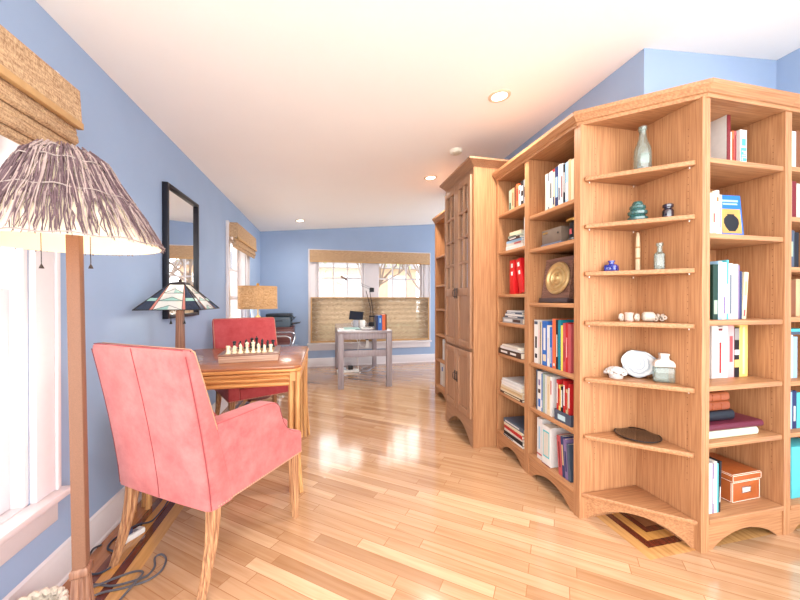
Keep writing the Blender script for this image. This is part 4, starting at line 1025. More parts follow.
# reading glasses
g = thing('eyeglasses', 'wire-rimmed eyeglasses lying on the games table by the pink chair', 'eyeglasses', (-.80, 2.33, .7502), .5)
b = MB()
for sx in (-1, 1): b.tube([(sx*.032+.022*math.cos(a), .0, .02+.017*math.sin(a)) for a in [2*PI*i/16 for i in range(17)]], .0015, 6, cap=False)
b.tube([(-.012, 0, .024), (0, .002, .028), (.012, 0, .024)], .0014, 6); b.build('rims', M['chrome'], g)
for sx in (-1, 1):
    b = MB(); b.tube([(sx*.054, 0, .024), (sx*.056, .05, .02), (sx*.052, .1, .006), (sx*.05, .115, .002)], .0015, 6); b.build('temple', M['iron'], g)
    b = MB(); b.lathe([(.0, -.0006), (.0205, -.0006), (.0205, .0006), (0, .0006)], seg=16, T=Matrix.Translation((sx*.032, 0, .02)) @ Matrix.Rotation(PI/2, 4, 'X') @ Matrix.Diagonal((1, .78, 1, 1)), cap=False); b.build('lens', M['glass'], g)

# stained glass lamp
lx, ly = -.826, 2.205
sl = thing('stained_glass_lamp', 'table lamp with a four-sided stained glass shade on a square wooden post', 'lamp', (lx, ly, .7504))
b = MB(); b.box(-.07, .07, -.07, .07, 0, .018); b.box(-.05, .05, -.05, .05, .018, .034); b.build('base', M['lamp_wood2'], sl, bevel=.004)
b = MB(); b.loft([[Vector((sx*w, sy*w, z)) for sx, sy in ((-1, -1), (1, -1), (1, 1), (-1, 1))] for w, z in ((.021, .034), (.017, .33))]); b.build('post', M['lamp_wood2'], sl, bevel=.003)
b = MB(); b.lathe([(.006, .33), (.006, .49)], seg=10); b.lathe([(.016, .34), (.016, .4), (.01, .41)], seg=12); b.build('socket', M['brass'], sl)
zt, zl, wt, wl = .478, .335, .04, .162
pale, aq, coral_, dkb, leadm = glass_mat('opal_glass', (.9, .9, .88), .03, .75, S(226, 224, 214), .2), glass_mat('mint_glass', (.7, .85, .8), .03, .75, S(160, 200, 188), .2), glass_mat('coral_glass', (.9, .55, .5), .03, .75, S(206, 128, 116), .2), glass_mat('midnight_glass', (.1, .12, .22), .12, .8, S(22, 26, 44), .1), plain((40, 36, 36), .4)
def P(face, s, q):
    """face 0..3; s -1..1 across, q 0(top)..1(bottom)"""
    w = wt+(wl-wt)*q; z = zt+(zl-zt)*q
    return Matrix.Rotation(face*PI/2, 4, 'Z') @ Vector((s*w, -w, z))
for fc in range(4):
    fo = None
    defs = []
    # s measured across at the bottom; panels straight up to the top cap
    top = lambda s: max(-.92, min(.92, s*1.0))
    core = .42
    bands = [(0, .36), (.36, .66), (.66, 1)]
    a = MB(); c2 = MB(); c3 = MB(); dks = {-1: MB(), 1: MB()}; ld_ = MB()
    k = lambda q: core*wl/(wt+(wl-wt)*q)*(.30+.70*q) if True else core   # half width share of the pale core
    def kk(q): return min(.96, (.036+.034*q)/(wt+(wl-wt)*q))
    def ks(q): return min(.985, (.040+.048*q)/(wt+(wl-wt)*q))
    for bi, (q0, q1) in enumerate(bands):
        qm = (q0+q1)/2
        a.quad(P(fc, -kk(q0), q0), P(fc, 0, q0), P(fc, 0, qm), P(fc, -kk(q1), q1)); a.quad(P(fc, 0, q0), P(fc, kk(q0), q0), P(fc, kk(q1), q1), P(fc, 0, qm))
        a.face([a.v(P(fc, -kk(q1), q1)), a.v(P(fc, 0, qm)), a.v(P(fc, 0, q1))]) if bi == 0 else c2.face([c2.v(P(fc, -kk(q1), q1)), c2.v(P(fc, 0, qm)), c2.v(P(fc, 0, q1))])
        a.face([a.v(P(fc, kk(q1), q1)), a.v(P(fc, 0, q1)), a.v(P(fc, 0, qm))]) if bi == 2 else c2.face([c2.v(P(fc, kk(q1), q1)), c2.v(P(fc, 0, q1)), c2.v(P(fc, 0, qm))])
        for sg in (-1, 1): ld_.tube([P(fc, 0, qm), P(fc, sg*kk(q1), q1)], .0014, 5)
        ld_.tube([P(fc, -kk(q1), q1), P(fc, kk(q1), q1)], .0015, 5)
    for sg in (-1, 1):
        c3.quad(P(fc, sg*kk(0), 0), P(fc, sg*ks(0), 0), P(fc, sg*ks(1), 1), P(fc, sg*kk(1), 1))
        dk = dks[sg]; dk.quad(P(fc, sg*ks(0), 0), P(fc, sg*1, 0), P(fc, sg*1, .55), P(fc, sg*ks(.55), .55))
        c2.quad(P(fc, sg*ks(.55), .55), P(fc, sg*1, .55), P(fc, sg*1, .66), P(fc, sg*ks(.66), .66))
        dk.quad(P(fc, sg*ks(.66), .66), P(fc, sg*1, .66), P(fc, sg*1, 1), P(fc, sg*ks(1), 1))
        for f_ in (kk, ks): ld_.tube([P(fc, sg*f_(0), 0), P(fc, sg*f_(1), 1)], .0016, 5)
    ld_.tube([P(fc, -1, 0), P(fc, -1, 1)], .003, 6); ld_.tube([P(fc, -1, 1), P(fc, 1, 1)], .0028, 6); ld_.tube([P(fc, -1, 0), P(fc, 1, 0)], .0025, 6)
    pan = ld_.build('leading', leadm, sl)
    for nm_, mb_, mt_ in (('midnight_glass', dks[-1], dkb), ('midnight_glass', dks[1], dkb), ('opal_glass', a, pale), ('mint_glass', c2, aq), ('coral_glass', c3, coral_)): mb_.build(nm_, mt_, pan, smooth=False)
b = MB(); b.loft([[Vector((sx*w, sy*w, z)) for sx, sy in ((-1, -1), (1, -1), (1, 1), (-1, 1))] for w, z in ((.043, zt-.002), (.036, zt+.012), (.01, zt+.016))]); b.lathe([(.006, zt+.016), (.011, zt+.02), (.009, zt+.027), (.003, zt+.032)], seg=10); b.build('cap', M['iron'], sl)
for sx in (-.04, .03):
    b = MB(); b.tube([(sx, -.02, .36), (sx, -.02, .268)], .0012, 5); b.lathe([(.008, 0), (.003, .016), (.002, .02)], (sx, -.02, .25), 8); b.build('pull_chain', M['black'], sl)

# wall mirror
mr = thing('wall_mirror', 'tall black-framed mirror on the blue wall reflecting the back window', 'mirror', (XL+.001, 0, 0))
b = MB(); y0, y1, z0, z1, fw = 2.50, 3.055, 1.013, 1.916, .024
for q in ((y0, y0+fw, z0, z1), (y1-fw, y1, z0, z1), (y0+fw, y1-fw, z0, z0+fw), (y0+fw, y1-fw, z1-fw, z1)): b.box(0, .035, *q)
b.build('frame', M['frame_black'], mr, bevel=.003)
b = MB(); b.box(.0, .016, y0+fw-.004, y1-fw+.004, z0+fw-.004, z1-fw+.004); b.build('mirror_glass', M['mirror'], mr, smooth=False)

# ------------------------------------------------------------------ floor lamp
fl = thing('floor_lamp', 'tall wooden floor lamp with a conical twig shade by the near left window', 'lamp', (-.679, 1.161, .003), (math.radians(-.2), math.radians(-.9), 0))
b = MB()
def sq_ring(w, z): return [Vector((sx*w, sy*w, z)) for sx, sy in ((-1, -1), (1, -1), (1, 1), (-1, 1))]
RZ = Matrix.Rotation(math.radians(12), 4, 'Z')
b.loft([[RZ @ v for v in sq_ring(w, z)] for w, z in ((.0158, .37), (.0152, 1.34))]); b.build('post', M['lamp_wood'], fl, bevel=.003)
b = MB()
b.loft([[RZ @ v for v in sq_ring(w, z)] for w, z in ((.018, .372), (.0205, .366), (.0205, .35), (.018, .346))])
b.build('collar', M['lamp_wood2'], fl, bevel=.002)
b = MB()
for i in range(8):
    a = i*PI/4+PI/8
    b.tube([RZ @ Vector((math.cos(a)*.0135, math.sin(a)*.0135, .346)), RZ @ Vector((math.cos(a)*.024, math.sin(a)*.024, .16)), RZ @ Vector((math.cos(a)*.06, math.sin(a)*.06, .04))], [.0075, .011, .02], 8)
b.lathe([(.014, .346), (.022, .16), (.05, .05)], seg=14); b.build('fluted_pedestal', M['lamp_wood2'], fl)
b = MB(); b.loft([[RZ @ v for v in sq_ring(w, z)] for w, z in ((.10, .0), (.10, .022), (.08, .032), (.07, .045))]); b.build('base', M['lamp_wood2'], fl, bevel=.003)
b = MB(); b.lathe([(.008, 1.34), (.008, 1.545)], seg=10); b.lathe([(.017, 1.36), (.017, 1.42), (.01, 1.43)], seg=12)
for a in (0, PI/2, PI, 3*PI/2): b.tube([(0, 0, 1.54), (-.02+math.cos(a)*.056, .004+math.sin(a)*.056, 1.557)], .0025, 5)
b.build('socket', M['iron'], fl)
# shade: 1.29..1.57
PRF = [(0, .055), (.08, .088), (.42, .13), (.65, .165), (1, .208)]
def srad(q):
    q = max(0, min(1.03, q))
    for (q0, r0), (q1, r1) in zip(PRF, PRF[1:]):
        if q <= q1 or q1 == 1: return r0+(r1-r0)*(q-q0)/(q1-q0)
def sz(q): return 1.562-.268*q
def cxy(q): return (-.020*(1-q), .004*(1-q))
b = MB(); b.loft([[Vector((cxy(q)[0]+(srad(q)-.005)*math.cos(2*PI*i/48), cxy(q)[1]+(srad(q)-.005)*math.sin(2*PI*i/48), sz(q))) for i in range(48)] for q in (0, .08, .25, .42, .65, .85, 1)], cap=False); b.build('shade_lining', M['cream_cloth'], fl)
tw = MB(); tw2 = MB()
NT = 760
for i in range(NT):
    a = 2*PI*i/NT+random.uniform(-.02, .02)
    u_ = random.random()
    if u_ < .3: q0, q1 = random.uniform(-.03, .02), random.uniform(.35, .7)
    elif u_ < .55: q0, q1 = random.uniform(.02, .3), random.uniform(.6, 1)
    else: q0, q1 = random.uniform(.25, .6), random.uniform(.94, 1.02)
    pts = []; da = random.uniform(-.13, .13); n = 6; lift = random.uniform(0, .006)
    for k in range(n):
        q = q0+(q1-q0)*k/(n-1); aa = a+da*(k/(n-1))*(.5+.5*(1-q))+random.uniform(-.022, .022)
        r = srad(q)+lift+random.uniform(-.0015, .003); c_ = cxy(q); pts.append((c_[0]+r*math.cos(aa), c_[1]+r*math.sin(aa), sz(q)))
    r0 = random.uniform(.0010, .0021)
    (tw2 if random.random() < .33 else tw).tube(pts, [r0*1.15, r0*1.1, r0, r0, r0*.85, r0*.6], 5)
sh = tw.build('twig_shade', M['twig'], fl)
tw2.build('pale_twigs', M['twig_pale'], sh)
wv = MB()
for q in (.03, .17, .50, .985):
    wv.tube([(cxy(q)[0]+(srad(q)+.006+.002*math.sin(9*a))*math.cos(a), cxy(q)[1]+(srad(q)+.006+.002*math.sin(9*a))*math.sin(a), sz(q)+.003*math.sin(13*a+q*9)) for a in [2*PI*i/72 for i in range(73)]], .0018, 6, cap=False)
wv.build('binding_wire', plain((150, 134, 128), .7), sh)
for (px, py) in ((-.066, -.02), (.05, -.02)):
    b = MB(); b.tube([(px, py, 1.36), (px, py, 1.235)], .0011, 5); b.tube([(0, 0, 1.375), (px, py, 1.36)], .0015, 5); b.lathe([(.006, 0), (.004, .006), (.0015, .012)], (px, py, 1.226), 8); b.build('pull_chain', M['iron'], fl)

# woven basket by the lamp
bk = thing('rope_basket', 'off-white braided rope basket on the floor by the floor lamp', 'basket', (-.922, 1.325, 0))
b = MB()
for i in range(8):
    z = .012+i*.0185; r = .058+.018*math.sin(min(1, i/6)*PI/2)
    pts = [((r+.0035*math.sin(18*a+i))*math.cos(a), (r+.0035*math.sin(18*a+i))*math.sin(a), z+.004*math.sin(18*a+i*2)) for a in [2*PI*k/90 for k in range(91)]]
    b.tube(pts, .0105, 7, cap=False)
b.build('rope_side', plain((222, 208, 190), .85, var=.3, ns=120), bk)
b = MB(); b.lathe([(.0, .003), (.055, .003), (.055, .012), (0, .012)], seg=24, cap=False); b.build('basket_bottom', plain((206, 190, 170), .85), bk)

# cords -----------------------------------------------------------------------
def cord(name, lab, pts, r, m, cat='cord', sub=10):
    # Catmull-Rom through the points
    P_ = [Vector(p) for p in pts]; out = []
    for i in range(len(P_)-1):
        p0, p1, p2, p3 = P_[max(0, i-1)], P_[i], P_[i+1], P_[min(len(P_)-1, i+2)]
        for k in range(sub):
            t_ = k/sub
            out.append(.5*((2*p1)+(-p0+p2)*t_+(2*p0-5*p1+4*p2-p3)*t_*t_+(-p0+3*p1-3*p2+p3)*t_**3))
    out.append(P_[-1])
    return tag(MB().tube(out, r, 7).build(name, m), lab, cat)
cg = plain((92, 90, 96), .5)
z = .005
cord('lamp_cord', 'grey lamp cord looped on the floor in front of the pink armchair', [(-.74, 1.25, z), (-.81, 1.40, z), (-.87, 1.52, z), (-.765, 1.543, z), (-.701, 1.562, z), (-.67, 1.606, z), (-.68, 1.669, z), (-.713, 1.705, z), (-.731, 1.689, z), (-.709, 1.636, z), (-.714, 1.59, z), (-.748, 1.567, z+.004), (-.822, 1.562, z), (-.90, 1.585, z), (-.93, 1.56, z), (-.875, 1.567, z+.009), (-.843, 1.599, z), (-.781, 1.623, z), (-.736, 1.60, z+.008), (-.738, 1.555, z+.009), (-.758, 1.483, z), (-.77, 1.40, z)], .0042, cg)
cord('extension_cord', 'dark cord curled round the rear leg of the pink armchair', [(-1.012, 1.83, z), (-1.008, 1.77, .03), (-.99, 1.71, .03), (-.955, 1.655, z), (-.905, 1.65, z), (-.88, 1.70, z), (-.915, 1.76, z), (-.97, 1.80, z), (-.975, 1.87, z), (-.93, 1.95, z), (-.87, 1.97, z), (-.86, 2.07, z), (-.86, 2.17, z), (-.80, 2.3, z)], .0042, plain((58, 62, 76), .5))
ps = thing('power_strip', 'white power strip on the floor under the pink armchair', 'power strip', (-.905, 1.855, 0), math.radians(60))
b = MB(); b.box(-.055, .055, -.02, .02, .0, .026); b.build('body', M['white'], ps, bevel=.006)
b = MB()
for k in range(2): b.box(-.045+k*.055, -.025+k*.055, -.01, .01, .026, .0268)
b.build('outlet', plain((150, 150, 154), .5), ps)
b = MB(); b.box(-.02, .004, -.009, .009, .0269, .05); b.build('plug', plain((70, 80, 110), .5), ps, bevel=.003)

# ------------------------------------------------------------------ back of the room
# side table with the drum lamp
st = thing('side_table', 'small dark side table behind the far armchair', 'table', (-.775, 4.20, 0))
b = MB(); b.lathe([(.0, .6), (.19, .6), (.2, .606), (.2, .616), (.19, .62), (0, .62)], seg=28, cap=False); b.build('tabletop', M['dkwood'], st)
b = MB(); b.lathe([(.03, .03), (.022, .1), (.03, .3), (.02, .5), (.05, .5995)], seg=16); b.build('stem', M['dkwood'], st)
b = MB(); b.lathe([(.15, 0), (.15, .015), (.06, .03)], seg=24); b.build('foot', M['dkwood'], st)
dl = thing('table_lamp', 'table lamp with a woven straw drum shade behind the far armchair', 'lamp', (-.775, 4.20, .6204))
b = MB(); b.lathe([(.0, 0), (.08, 0), (.08, .012), (.04, .02), (.02, .04), (.05, .1), (.06, .17), (.04, .24), (.018, .28), (.03, .3), (.034, .315), (.016, .33), (.012, .34)], seg=22, cap=False); b.build('base', plain((214, 178, 122), .4, var=.15), dl)
b = MB(); b.lathe([(.006, .34), (.006, .68)], seg=8); b.lathe([(.008, .676), (.014, .684), (.017, .696), (.012, .708), (.004, .712)], seg=12); b.tube([(-.205, 0, .665), (.205, 0, .665)], .003, 5); b.tube([(0, -.205, .665), (0, .205, .665)], .003, 5); b.build('finial', M['brass'], dl)
b = MB(); b.lathe([(.216, .415), (.212, .672)], seg=40, cap=False); d_ = b.build('drum_shade', M['drum'], dl)
b = MB(); b.lathe([(.2165, .412), (.218, .42), (.2162, .428)], seg=40, cap=False); b.lathe([(.2125, .66), (.2145, .668), (.2122, .675)], seg=40, cap=False); b.build('shade_trim', M['shade_band'], d_)
# printer cabinet + printer
pc = thing('printer_cabinet', 'dark cherry drawer cabinet in the far left corner under the printer', 'cabinet', (-.505, 5.40, 0))
b = MB(); b.box(-.50, 0, 0, .42, .04, .69); b.build('body', M['dkwood'], pc, bevel=.003)
b = MB(); b.box(-.51, .01, -.012, .425, .6905, .712); b.build('cabinet_top', M['dkwood'], pc, bevel=.003)
for k in range(3):
    b = MB(); b.box(-.48, -.02, -.014, .0, .06+k*.21, .255+k*.21); d_ = b.build('drawer', M['dkwood'], pc, bevel=.003)
    b = MB(); b.tube([(-.3, -.015, .16+k*.21), (-.3, -.034, .16+k*.21), (-.2, -.034, .16+k*.21), (-.2, -.015, .16+k*.21)], .005, 6); b.build('handle', M['chrome'], d_)
b = MB(); b.box(-.49, -.01, .01, .41, 0, .0395); b.build('plinth', M['black'], pc)
pr = thing('printer', 'grey-blue printer on the dark cherry cabinet in the far corner', 'printer', (-.70, 5.43, .7124))
pg = plain((84, 100, 112), .35); pk = plain((34, 40, 46), .35)
b = MB(); b.box(-.19, .165, .0, .34, .0, .16); b.build('body', pg, pr, bevel=.012, seg=3)
b = MB(); b.box(-.195, .17, -.005, .345, .1605, .205); b.build('lid', pk, pr, bevel=.01, seg=3)
b = MB(); b.box(-.05, .05, -.004, .001, .09, .105); b.build('slot', pk, pr)
b = MB(); b.prism([(.166, .03), (.30, .055), (.30, .065), (.166, .05)], .05, .3, 'xz'); b.build('output_tray', pk, pr)
b = MB(); b.prism([(.166, .09), (.22, .15), (.226, .145), (.172, .08)], .06, .28, 'xz'); b.prism([(.2, .13), (.16, .19), (.166, .194), (.21, .135)], .1, .24, 'xz'); b.build('side_flap', pk, pr)
# office chair
oc = thing('office_chair', 'office chair with pale back and chrome arms in the far left corner', 'chair', (-.605, 4.70, 0), math.radians(-90))
seatm = plain((120, 132, 150), .6)
b = MB(); b.box(-.23, .23, -.22, .24, .45, .51); b.build('seat', seatm, oc, bevel=.025, seg=4)
b = MB()
rings = []
for k in range(8):
    q = k/7; z = .60+.44*q; y = -.24-.05*math.sin(q*PI*.6)-.05*q; w = .22*(1-.25*max(0, q-.6)/.4)
    rings.append([Vector((-w, y+.03, z)), Vector((-w*.5, y, z)), Vector((w*.5, y, z)), Vector((w, y+.03, z)), Vector((w, y+.055, z)), Vector((w*.5, y+.03, z)), Vector((-w*.5, y+.03, z)), Vector((-w, y+.055, z))])
b.loft(rings); b.build('backrest', plain((176, 196, 220), .5), oc, ang=60)
for sx in (-1, 1):
    b = MB(); b.tube([(sx*.27, -.22, .60), (sx*.27, -.2, .66), (sx*.27, -.15, .675), (sx*.27, .12, .675), (sx*.27, .17, .655), (sx*.27, .18, .6), (sx*.27, .14, .46), (sx*.2, .1, .44)], .011, 8); b.build('arm', M['chrome'], oc)
b = MB(); b.tube([(-.2, -.1, .44), (.2, -.1, .44)], .012, 8); b.tube([(0, -.2, .44), (0, -.27, .5), (0, -.262, .66)], .018, 8); b.build('back_bracket', M['chrome'], oc)
b = MB(); b.lathe([(.03, .1), (.03, .3), (.02, .3), (.02, .449)], seg=14); b.build('gas_column', M['chrome'], oc)
b = MB()
for k in range(5):
    a = k*2*PI/5+.3; b.tube([(0, 0, .115), (math.cos(a)*.28, math.sin(a)*.28, .08)], [.022, .014], 8)
b.build('star_base', M['chrome'], oc)
for k in range(5):
    a = k*2*PI/5+.3; b = MB(); T = Matrix.Translation((math.cos(a)*.28, math.sin(a)*.28, .028)) @ Matrix.Rotation(a+.8, 4, 'Z') @ Matrix.Rotation(PI/2, 4, 'X')
    for s in (-.02, .008): b.lathe([(.02, s), (.028, s+.002), (.028, s+.01), (.02, s+.012)], seg=14, T=T)
    b.tube([(math.cos(a)*.28, math.sin(a)*.28, .028), (math.cos(a)*.28, math.sin(a)*.28, .085)], .006, 6); b.build('caster', M['black'], oc)

# desk
dk_ = thing('desk', 'long weathered grey wooden desk standing end-on to the back window', 'desk', (.15, 4.30, 0))
DW, DL, DH, lg = .70, 1.44, .737, .075
b = MB(); b.box(0, DW, 0, DL, DH-.03, DH); b.build('desktop', M['desk_x'], dk_, bevel=.003)
for (x, y) in ((0, 0), (DW-lg, 0), (0, DL-lg), (DW-lg, DL-lg)):
    b = MB(); b.box(x+.002, x+lg-.002, y+.002, y+lg-.002, 0, DH-.0305); b.build('leg', M['desk'], dk_, bevel=.003)
for q in ((lg, DW-lg, .012, .037), (lg, DW-lg, DL-.037, DL-.012)):
    b = MB(); b.box(*q, DH-.11, DH-.0305); b.build('apron', M['desk'], dk_, bevel=.002)
for q in ((.012, .037), (DW-.037, DW-.012)):
    b = MB(); b.box(*q, lg, DL-lg, DH-.11, DH-.0305); b.build('apron', M['desk'], dk_, bevel=.002)
b = MB(); b.box(lg-.001, DW-lg+.001, .02, .045, .40, .485); b.build('stretcher', M['desk'], dk_, bevel=.002)
dz = DH+.0004
def dth(name, lab, cat, x, y, rot=0, z=dz): return thing(name, lab, cat, (.15+x, 4.30+y, z), rot)
t = dth('desk_books', 'x', 'x', 0, 0); bpy.data.objects.remove(t)
for k, (c, x, w, h, lab) in enumerate((('navy', .50, .022, .19, 'slim navy book, left of the row on the near end of the grey desk'), ('blue', .524, .050, .195, 'bright blue book standing on the near end of the grey desk'), ('orange', .577, .042, .205, 'terracotta book standing right of the blue book on the grey desk'), ('brown', .622, .018, .205, 'slim brown book at the right end of the row on the grey desk'))):
    t = dth('book', lab, 'book', x+w/2, .06, 0, dz); t['group'] = 'books on the grey desk'; book_parts(t, w, h, .2, c, [('paleblue', .5, .8, .4)] if c == 'blue' else None)
be = dth('bookend', 'grey metal bookend left of the books on the desk', 'bookend', .46, .08)
b = MB(); b.box(0, .035, 0, .12, 0, .003); b.box(.032, .035, 0, .12, .003, .12); b.build('plate', M['iron'], be)
t = dth('paper_sheets', 'white papers with a pale green folder at the near left of the grey desk', 'papers', .03, .12)
b = MB(); b.box(.0, .2, 0, .3, 0, .006); b.build('paper_stack', M['white'], t)
b = MB(); b.box(.06, .27, .04, .34, .0062, .012); b.build('folder', plain((150, 186, 180), .6), t)
t = dth('notepad', 'white pad with a black pen loop in the middle of the grey desk', 'notepad', .33, .25)
b = MB(); b.box(0, .15, 0, .2, 0, .012); b.build('pad', M['white'], t, bevel=.002)
b = MB(); b.tube([(.02, .03, .016), (.13, .05, .016)], .004, 6); b.build('pen', M['black'], t)
for k, (x, lab) in enumerate(((.28, 'grey mug on the desk beneath the tablet, left one'), (.372, 'white mug on the desk right of the grey mug'))):
    t = dth('mug', lab, 'mug', x, .62, 2.6 if k == 0 else .5); t['group'] = 'mugs on the grey desk'
    b = MB(); b.lathe([(.0, 0), (.036, 0), (.04, .006), (.04, .1), (.037, .1), (.036, .01), (0, .01)], seg=22, cap=False); b.build('cup', M['white'] if k else plain((176, 180, 190), .4), t)
    b = MB(); b.tube([(.038, 0, .08), (.062, 0, .074), (.066, 0, .05), (.058, 0, .028), (.038, 0, .022)], .005, 7); b.build('handle', M['white'] if k else plain((176, 180, 190), .4), t)
t = dth('tablet_stand', 'black tablet tilted on a slim stand on the grey desk', 'tablet', .30, .78, math.radians(-6))
b = MB(); b.lathe([(.0, 0), (.06, 0), (.06, .008), (.01, .012), (.008, .1), (0, .1)], seg=20, cap=False); b.build('stand', M['chrome'], t)
Tt = Matrix.Translation((0, -.005, .155)) @ Matrix.Rotation(math.radians(-24), 4, 'X') @ Matrix.Rotation(math.radians(6), 4, 'Y')
b = MB(); b.box(-.105, .105, -.004, .004, -.065, .075, Tt); b.build('tablet_body', M['black'], t, bevel=.002)
b = MB(); b.box(-.097, .097, -.0046, -.0042, -.057, .067, Tt); b.build('screen', plain((32, 38, 52), .12), t)
# counterbalanced desk lamp
t = dth('desk_lamp', 'black counterbalanced desk lamp with thin twin arms on the grey desk', 'lamp', .53, .74)
b = MB(); b.lathe([(.0, 0), (.052, 0), (.054, .01), (.05, .05), (.04, .062), (0, .064)], seg=24, cap=False); b.build('base', M['black'], t)
E = Vector((.0, .02, .55))
b = MB(); b.tube([(-.03, 0, .064), (-.02, .01, .28), (-.085, .02, .535)], .0055, 6); b.tube([(.03, 0, .064), (.012, .01, .28), (-.03, .02, .53)], .0055, 6); b.box(-.04, .055, -.012, .012, .135, .158); b.build('lower_arm', M['iron'], t)
b = MB(); b.tube([E+Vector((0, -.008, 0)), E+Vector((-.40, -.06, .155))], .0045, 6); b.tube([E+Vector((0, .008, .028)), E+Vector((-.38, -.04, .18))], .0045, 6); b.build('upper_arm', plain((150, 154, 160), .35), t)
b = MB(); b.box(E.x-.03, E.x+.035, E.y-.022, E.y+.022, E.z-.035, E.z+.03); b.lathe([(.03, -.03), (.034, -.02), (.034, .02), (.03, .03)], seg=16, T=Matrix.Translation(E) @ Matrix.Rotation(PI/2, 4, 'X')); b.build('counterweight', M['black'], t, bevel=.004)
b = MB(); b.prism([(-.05, .0), (.05, -.018), (.05, .012), (-.05, .026)], -.022, .022, 'xz', Matrix.Translation(E+Vector((-.42, -.055, .165))) @ Matrix.Rotation(.36, 4, 'Y')); b.build('lamp_head', plain((120, 92, 84), .4), t, bevel=.005)
# under the desk
t = thing('charger', 'black charger with a white cable clipped under the grey desk', 'charger', (.44, 4.60, .60))
b = MB(); b.box(-.06, .06, -.03, .03, .094, .106); b.prism([(.0, .094), (.06, .094), (.14, -.02), (.10, -.02)], -.02, .02, 'xz'); b.build('charger_body', M['black'], t, bevel=.004)
b = MB(); b.tube([(-.05, 0, .094), (-.02, .0, -.02), (.03, 0, -.1), (.09, 0, -.12), (.12, 0, -.05)], .006, 6); b.box(.10, .135, -.02, .02, -.12, -.02); b.build('cable', M['white'], t)
t = thing('power_strip', 'long white power strip with a black plug on the floor under the desk', 'power strip', (.34, 5.30, 0), math.radians(3))
b = MB(); b.box(-.17, .17, -.05, .05, 0, .04); b.build('body', M['white'], t, bevel=.008)
b = MB(); b.box(-.12, -.03, -.035, .035, .0405, .075); b.build('adapter', plain((200, 208, 220), .4), t, bevel=.006)
b = MB(); b.box(.0, .075, -.035, .035, .0405, .1); b.build('plug', M['black'], t, bevel=.006)
cord('desk_cable', 'tangled grey cables on the floor under the grey desk', [(.52, 5.3, .006), (.62, 5.25, .006), (.7, 5.4, .006), (.6, 5.5, .006), (.56, 5.38, .014), (.66, 5.32, .014), (.74, 5.5, .006), (.8, 5.6, .006), (.68, 5.62, .006), (.58, 5.55, .006)], .006, plain((150, 150, 160), .5))
t = cord('white_cable', 'white cable hanging from the grey desk to the power strip', [(.47, 4.62, .62), (.44, 4.7, .45), (.46, 4.95, .2), (.50, 5.15, .02), (.53, 5.24, .006)], .005, M['white'])
# outlet in the left wall behind the chairs
t = thing('wall_outlet', 'white wall outlet low on the blue wall behind the games table', 'outlet', (XL, 3.05, .32))
b = MB(); b.box(0, .006, -.036, .036, -.057, .057); b.build('cover_plate', M['white'], t, bevel=.003)
b = MB(); b.box(.006, .0075, -.012, .012, .012, .036); b.box(.006, .0075, -.012, .012, -.036, -.012); b.build('socket', plain((210, 206, 204), .5), t)
cord('lamp_cord', 'dark cord hanging by the wall under the games table', [(-.87, 2.80, .005), (-.85, 2.96, .005), (-.92, 3.05, .03), (-1.0, 3.06, .2), (-1.03, 3.05, .3)], .004, plain((60, 60, 72), .5))

# ------------------------------------------------------------------ outdoors
b = MB(); b.box(-30, 30, -12, 45, -.75, -.7); structure(b.build('ground', plain((214, 216, 204), .9, var=.12, ns=3), smooth=False))
b = MB(); b.box(-7, 9, -8, YN, -.6, -.02); b.box(3.46, 10, 2.5, 8, -.6, -.02); b.box(-6, XL-.2, YN, 8, -.6, -.02); structure(b.build('bounce_slab', plain((242, 240, 236), .9, var=.03, ns=3), smooth=False))  # added unseen pale slabs that bounce daylight up onto the ceiling
hs = thing('neighbour_house', 'pale orange clapboard house with a grey roof seen through the back window', 'house', (.6, 19, -.7))
b = MB(); b.box(-2.6, 4.6, 0, 6, 0, 3.6); b.build('wall', plain((206, 172, 146), .8, var=.10, ns=6), hs, smooth=False)
b = MB(); b.prism([(-3.0, 3.6), (5.0, 3.6), (1.0, 5.4)], -.4, 6.4, 'xz'); b.build('roof', plain((150, 146, 150), .8), hs, smooth=False)
for x in (-1.9, .3, 2.9):
    b = MB(); b.box(x, x+1.1, -.05, 0, 1.7, 3.2); w_ = b.build('window_frame', M['white'], hs, smooth=False)
    b = MB(); b.box(x+.1, x+1.0, -.06, -.05, 1.8, 3.1); b.build('pane', plain((170, 182, 192), .1), w_, smooth=False)
def tree(x, y, h, lab, seed, leafc, nleaf=500):
    rnd = random.Random(seed); t = thing('tree', lab, 'tree', (x, y, -.7)); b = MB(); tips = []
    def grow(p, d, L, r, lv):
        q = p+d*L; b.tube([p, p+d*L*.5+Vector((rnd.uniform(-.1, .1), rnd.uniform(-.1, .1), 0))*L*.3, q], [r, r*.85, r*.65], 6)
        if lv == 0: tips.append(q); return
        for k in range(3):
            e = (d+Vector((rnd.uniform(-.8, .8), rnd.uniform(-.8, .8), rnd.uniform(-.1, .5)))).normalized(); grow(q, e, L*rnd.uniform(.6, .8), r*.6, lv-1)
    grow(Vector((0, 0, 0)), Vector((.05, 0, 1)).normalized(), h*.32, h*.02, 4)
    b.build('branches', plain((136, 118, 108), .9), t)
    f = MB()
    for i in range(nleaf):
        c = rnd.choice(tips)+Vector((rnd.gauss(0, .3), rnd.gauss(0, .3), rnd.gauss(0, .3))); s = rnd.uniform(.05, .12)
        u = Vector((rnd.gauss(0, 1), rnd.gauss(0, 1), rnd.gauss(0, 1))).normalized(); w = u.orthogonal()*s; u = u*s
        f.quad(c-u, c+w*.5, c+u, c-w*.5)
    f.build('foliage', leafc, t, smooth=False)
lg_ = plain((166, 174, 128), .8, var=.4, ns=9)
tree(1.2, 11, 5.0, 'bare tree with few leaves behind the right half of back window', 3, lg_, 300)
tree(-1.6, 13, 5.0, 'light green tree behind the left half of back window', 5, lg_, 900)
tree(4.2, 14, 5.5, 'light green tree farthest right through the back window', 8, lg_, 900)
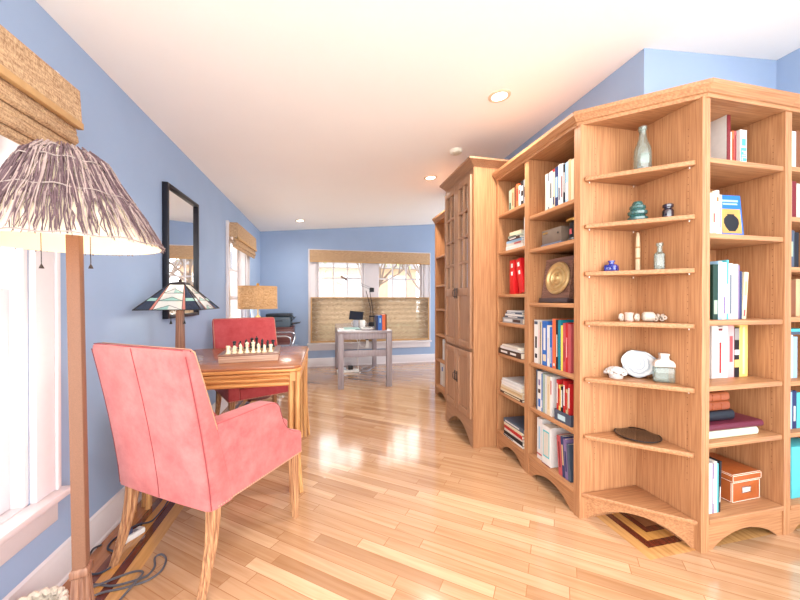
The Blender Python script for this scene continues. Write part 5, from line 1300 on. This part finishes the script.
hd = thing('hedge', 'low clipped green hedge outside the back window', 'hedge', (0, 9, -.7))
f = MB(); f.box(-6, 8, -.3, .3, 0, 1.15); f.build('core', plain((130, 144, 120), .9, var=.4, ns=14), hd)
f = MB(); rnd = random.Random(4)
for i in range(5000):
    c = Vector((rnd.uniform(-3, 4), rnd.choice((-.32, -.34))+rnd.uniform(-.05, .02), rnd.uniform(.2, 1.25))); s = rnd.uniform(.03, .06)
    u = Vector((rnd.gauss(0, 1), rnd.gauss(0, 1), rnd.gauss(0, 1))).normalized(); w = u.orthogonal()*s; u = u*s
    f.quad(c-u, c+w*.6, c+u, c-w*.6)
f.build('leaves', plain((150, 166, 126), .8, var=.4, ns=9), hd, smooth=False)

sd = thing('garden_shed', 'white weatherboard shed beyond the hedge, left through the back window', 'shed', (-5.2, 16, -.7))
b = MB(); b.box(-1.8, 1.8, 0, 3, 0, 3.2); b.build('wall', plain((206, 202, 196), .8), sd, smooth=False)
b = MB(); b.prism([(-2.1, 3.2), (2.1, 3.2), (0, 4.6)], -.3, 3.3, 'xz'); b.build('roof', plain((130, 136, 148), .8), sd, smooth=False)
# ------------------------------------------------------------------ light, camera
for nm, loc, en in (('floor_lamp_bulb', (-.685, 1.16, 1.50), 1.2), ('stained_lamp_bulb', (lx, ly, 1.17), 1.0), ('drum_lamp_bulb', (-.775, 4.20, 1.17), 2.2)):
    ld = bpy.data.lights.new(nm, 'POINT'); ld.energy = en; ld.color = (1, .86, .66); ld.shadow_soft_size = .035
    lo = bpy.data.objects.new(nm, ld); COL.objects.link(lo); lo.location = loc
wd_ = bpy.data.worlds.new('overcast_sky'); scn.world = wd_; wd_.use_nodes = True
bg = wd_.node_tree.nodes['Background']; bg.inputs[0].default_value = (1, .995, .99, 1)
wn_ = wd_.node_tree; tcw = wn_.nodes.new('ShaderNodeTexCoord'); spw = wn_.nodes.new('ShaderNodeSeparateXYZ'); rw = wn_.nodes.new('ShaderNodeMapRange')
rw.inputs[1].default_value = 0; rw.inputs[2].default_value = .8; rw.inputs[3].default_value = 3.0; rw.inputs[4].default_value = 1.5
wn_.links.new(tcw.outputs['Generated'], spw.inputs[0]); wn_.links.new(spw.outputs[2], rw.inputs[0]); wn_.links.new(rw.outputs[0], bg.inputs[1])
cam = bpy.data.cameras.new('camera'); co = bpy.data.objects.new('camera', cam); COL.objects.link(co)
cam.sensor_width = 36; cam.lens = 332.97/800*36; cam.shift_x = -1.04/800; cam.shift_y = .775/800; cam.clip_start = .02; cam.clip_end = 200
co.location = (.005, .026, 1.1423); co.rotation_euler = (PI/2-.0043, 0, -.2214)
scn.camera = co
scn.view_settings.view_transform = 'Standard'; scn.view_settings.look = 'None'; scn.view_settings.gamma = 1; scn.view_settings.use_curve_mapping = False
scn.view_settings.exposure = 1.2
scn.cycles.max_bounces = 12; scn.cycles.diffuse_bounces = 6; scn.cycles.transparent_max_bounces = 24
scn.cycles.use_denoising = True
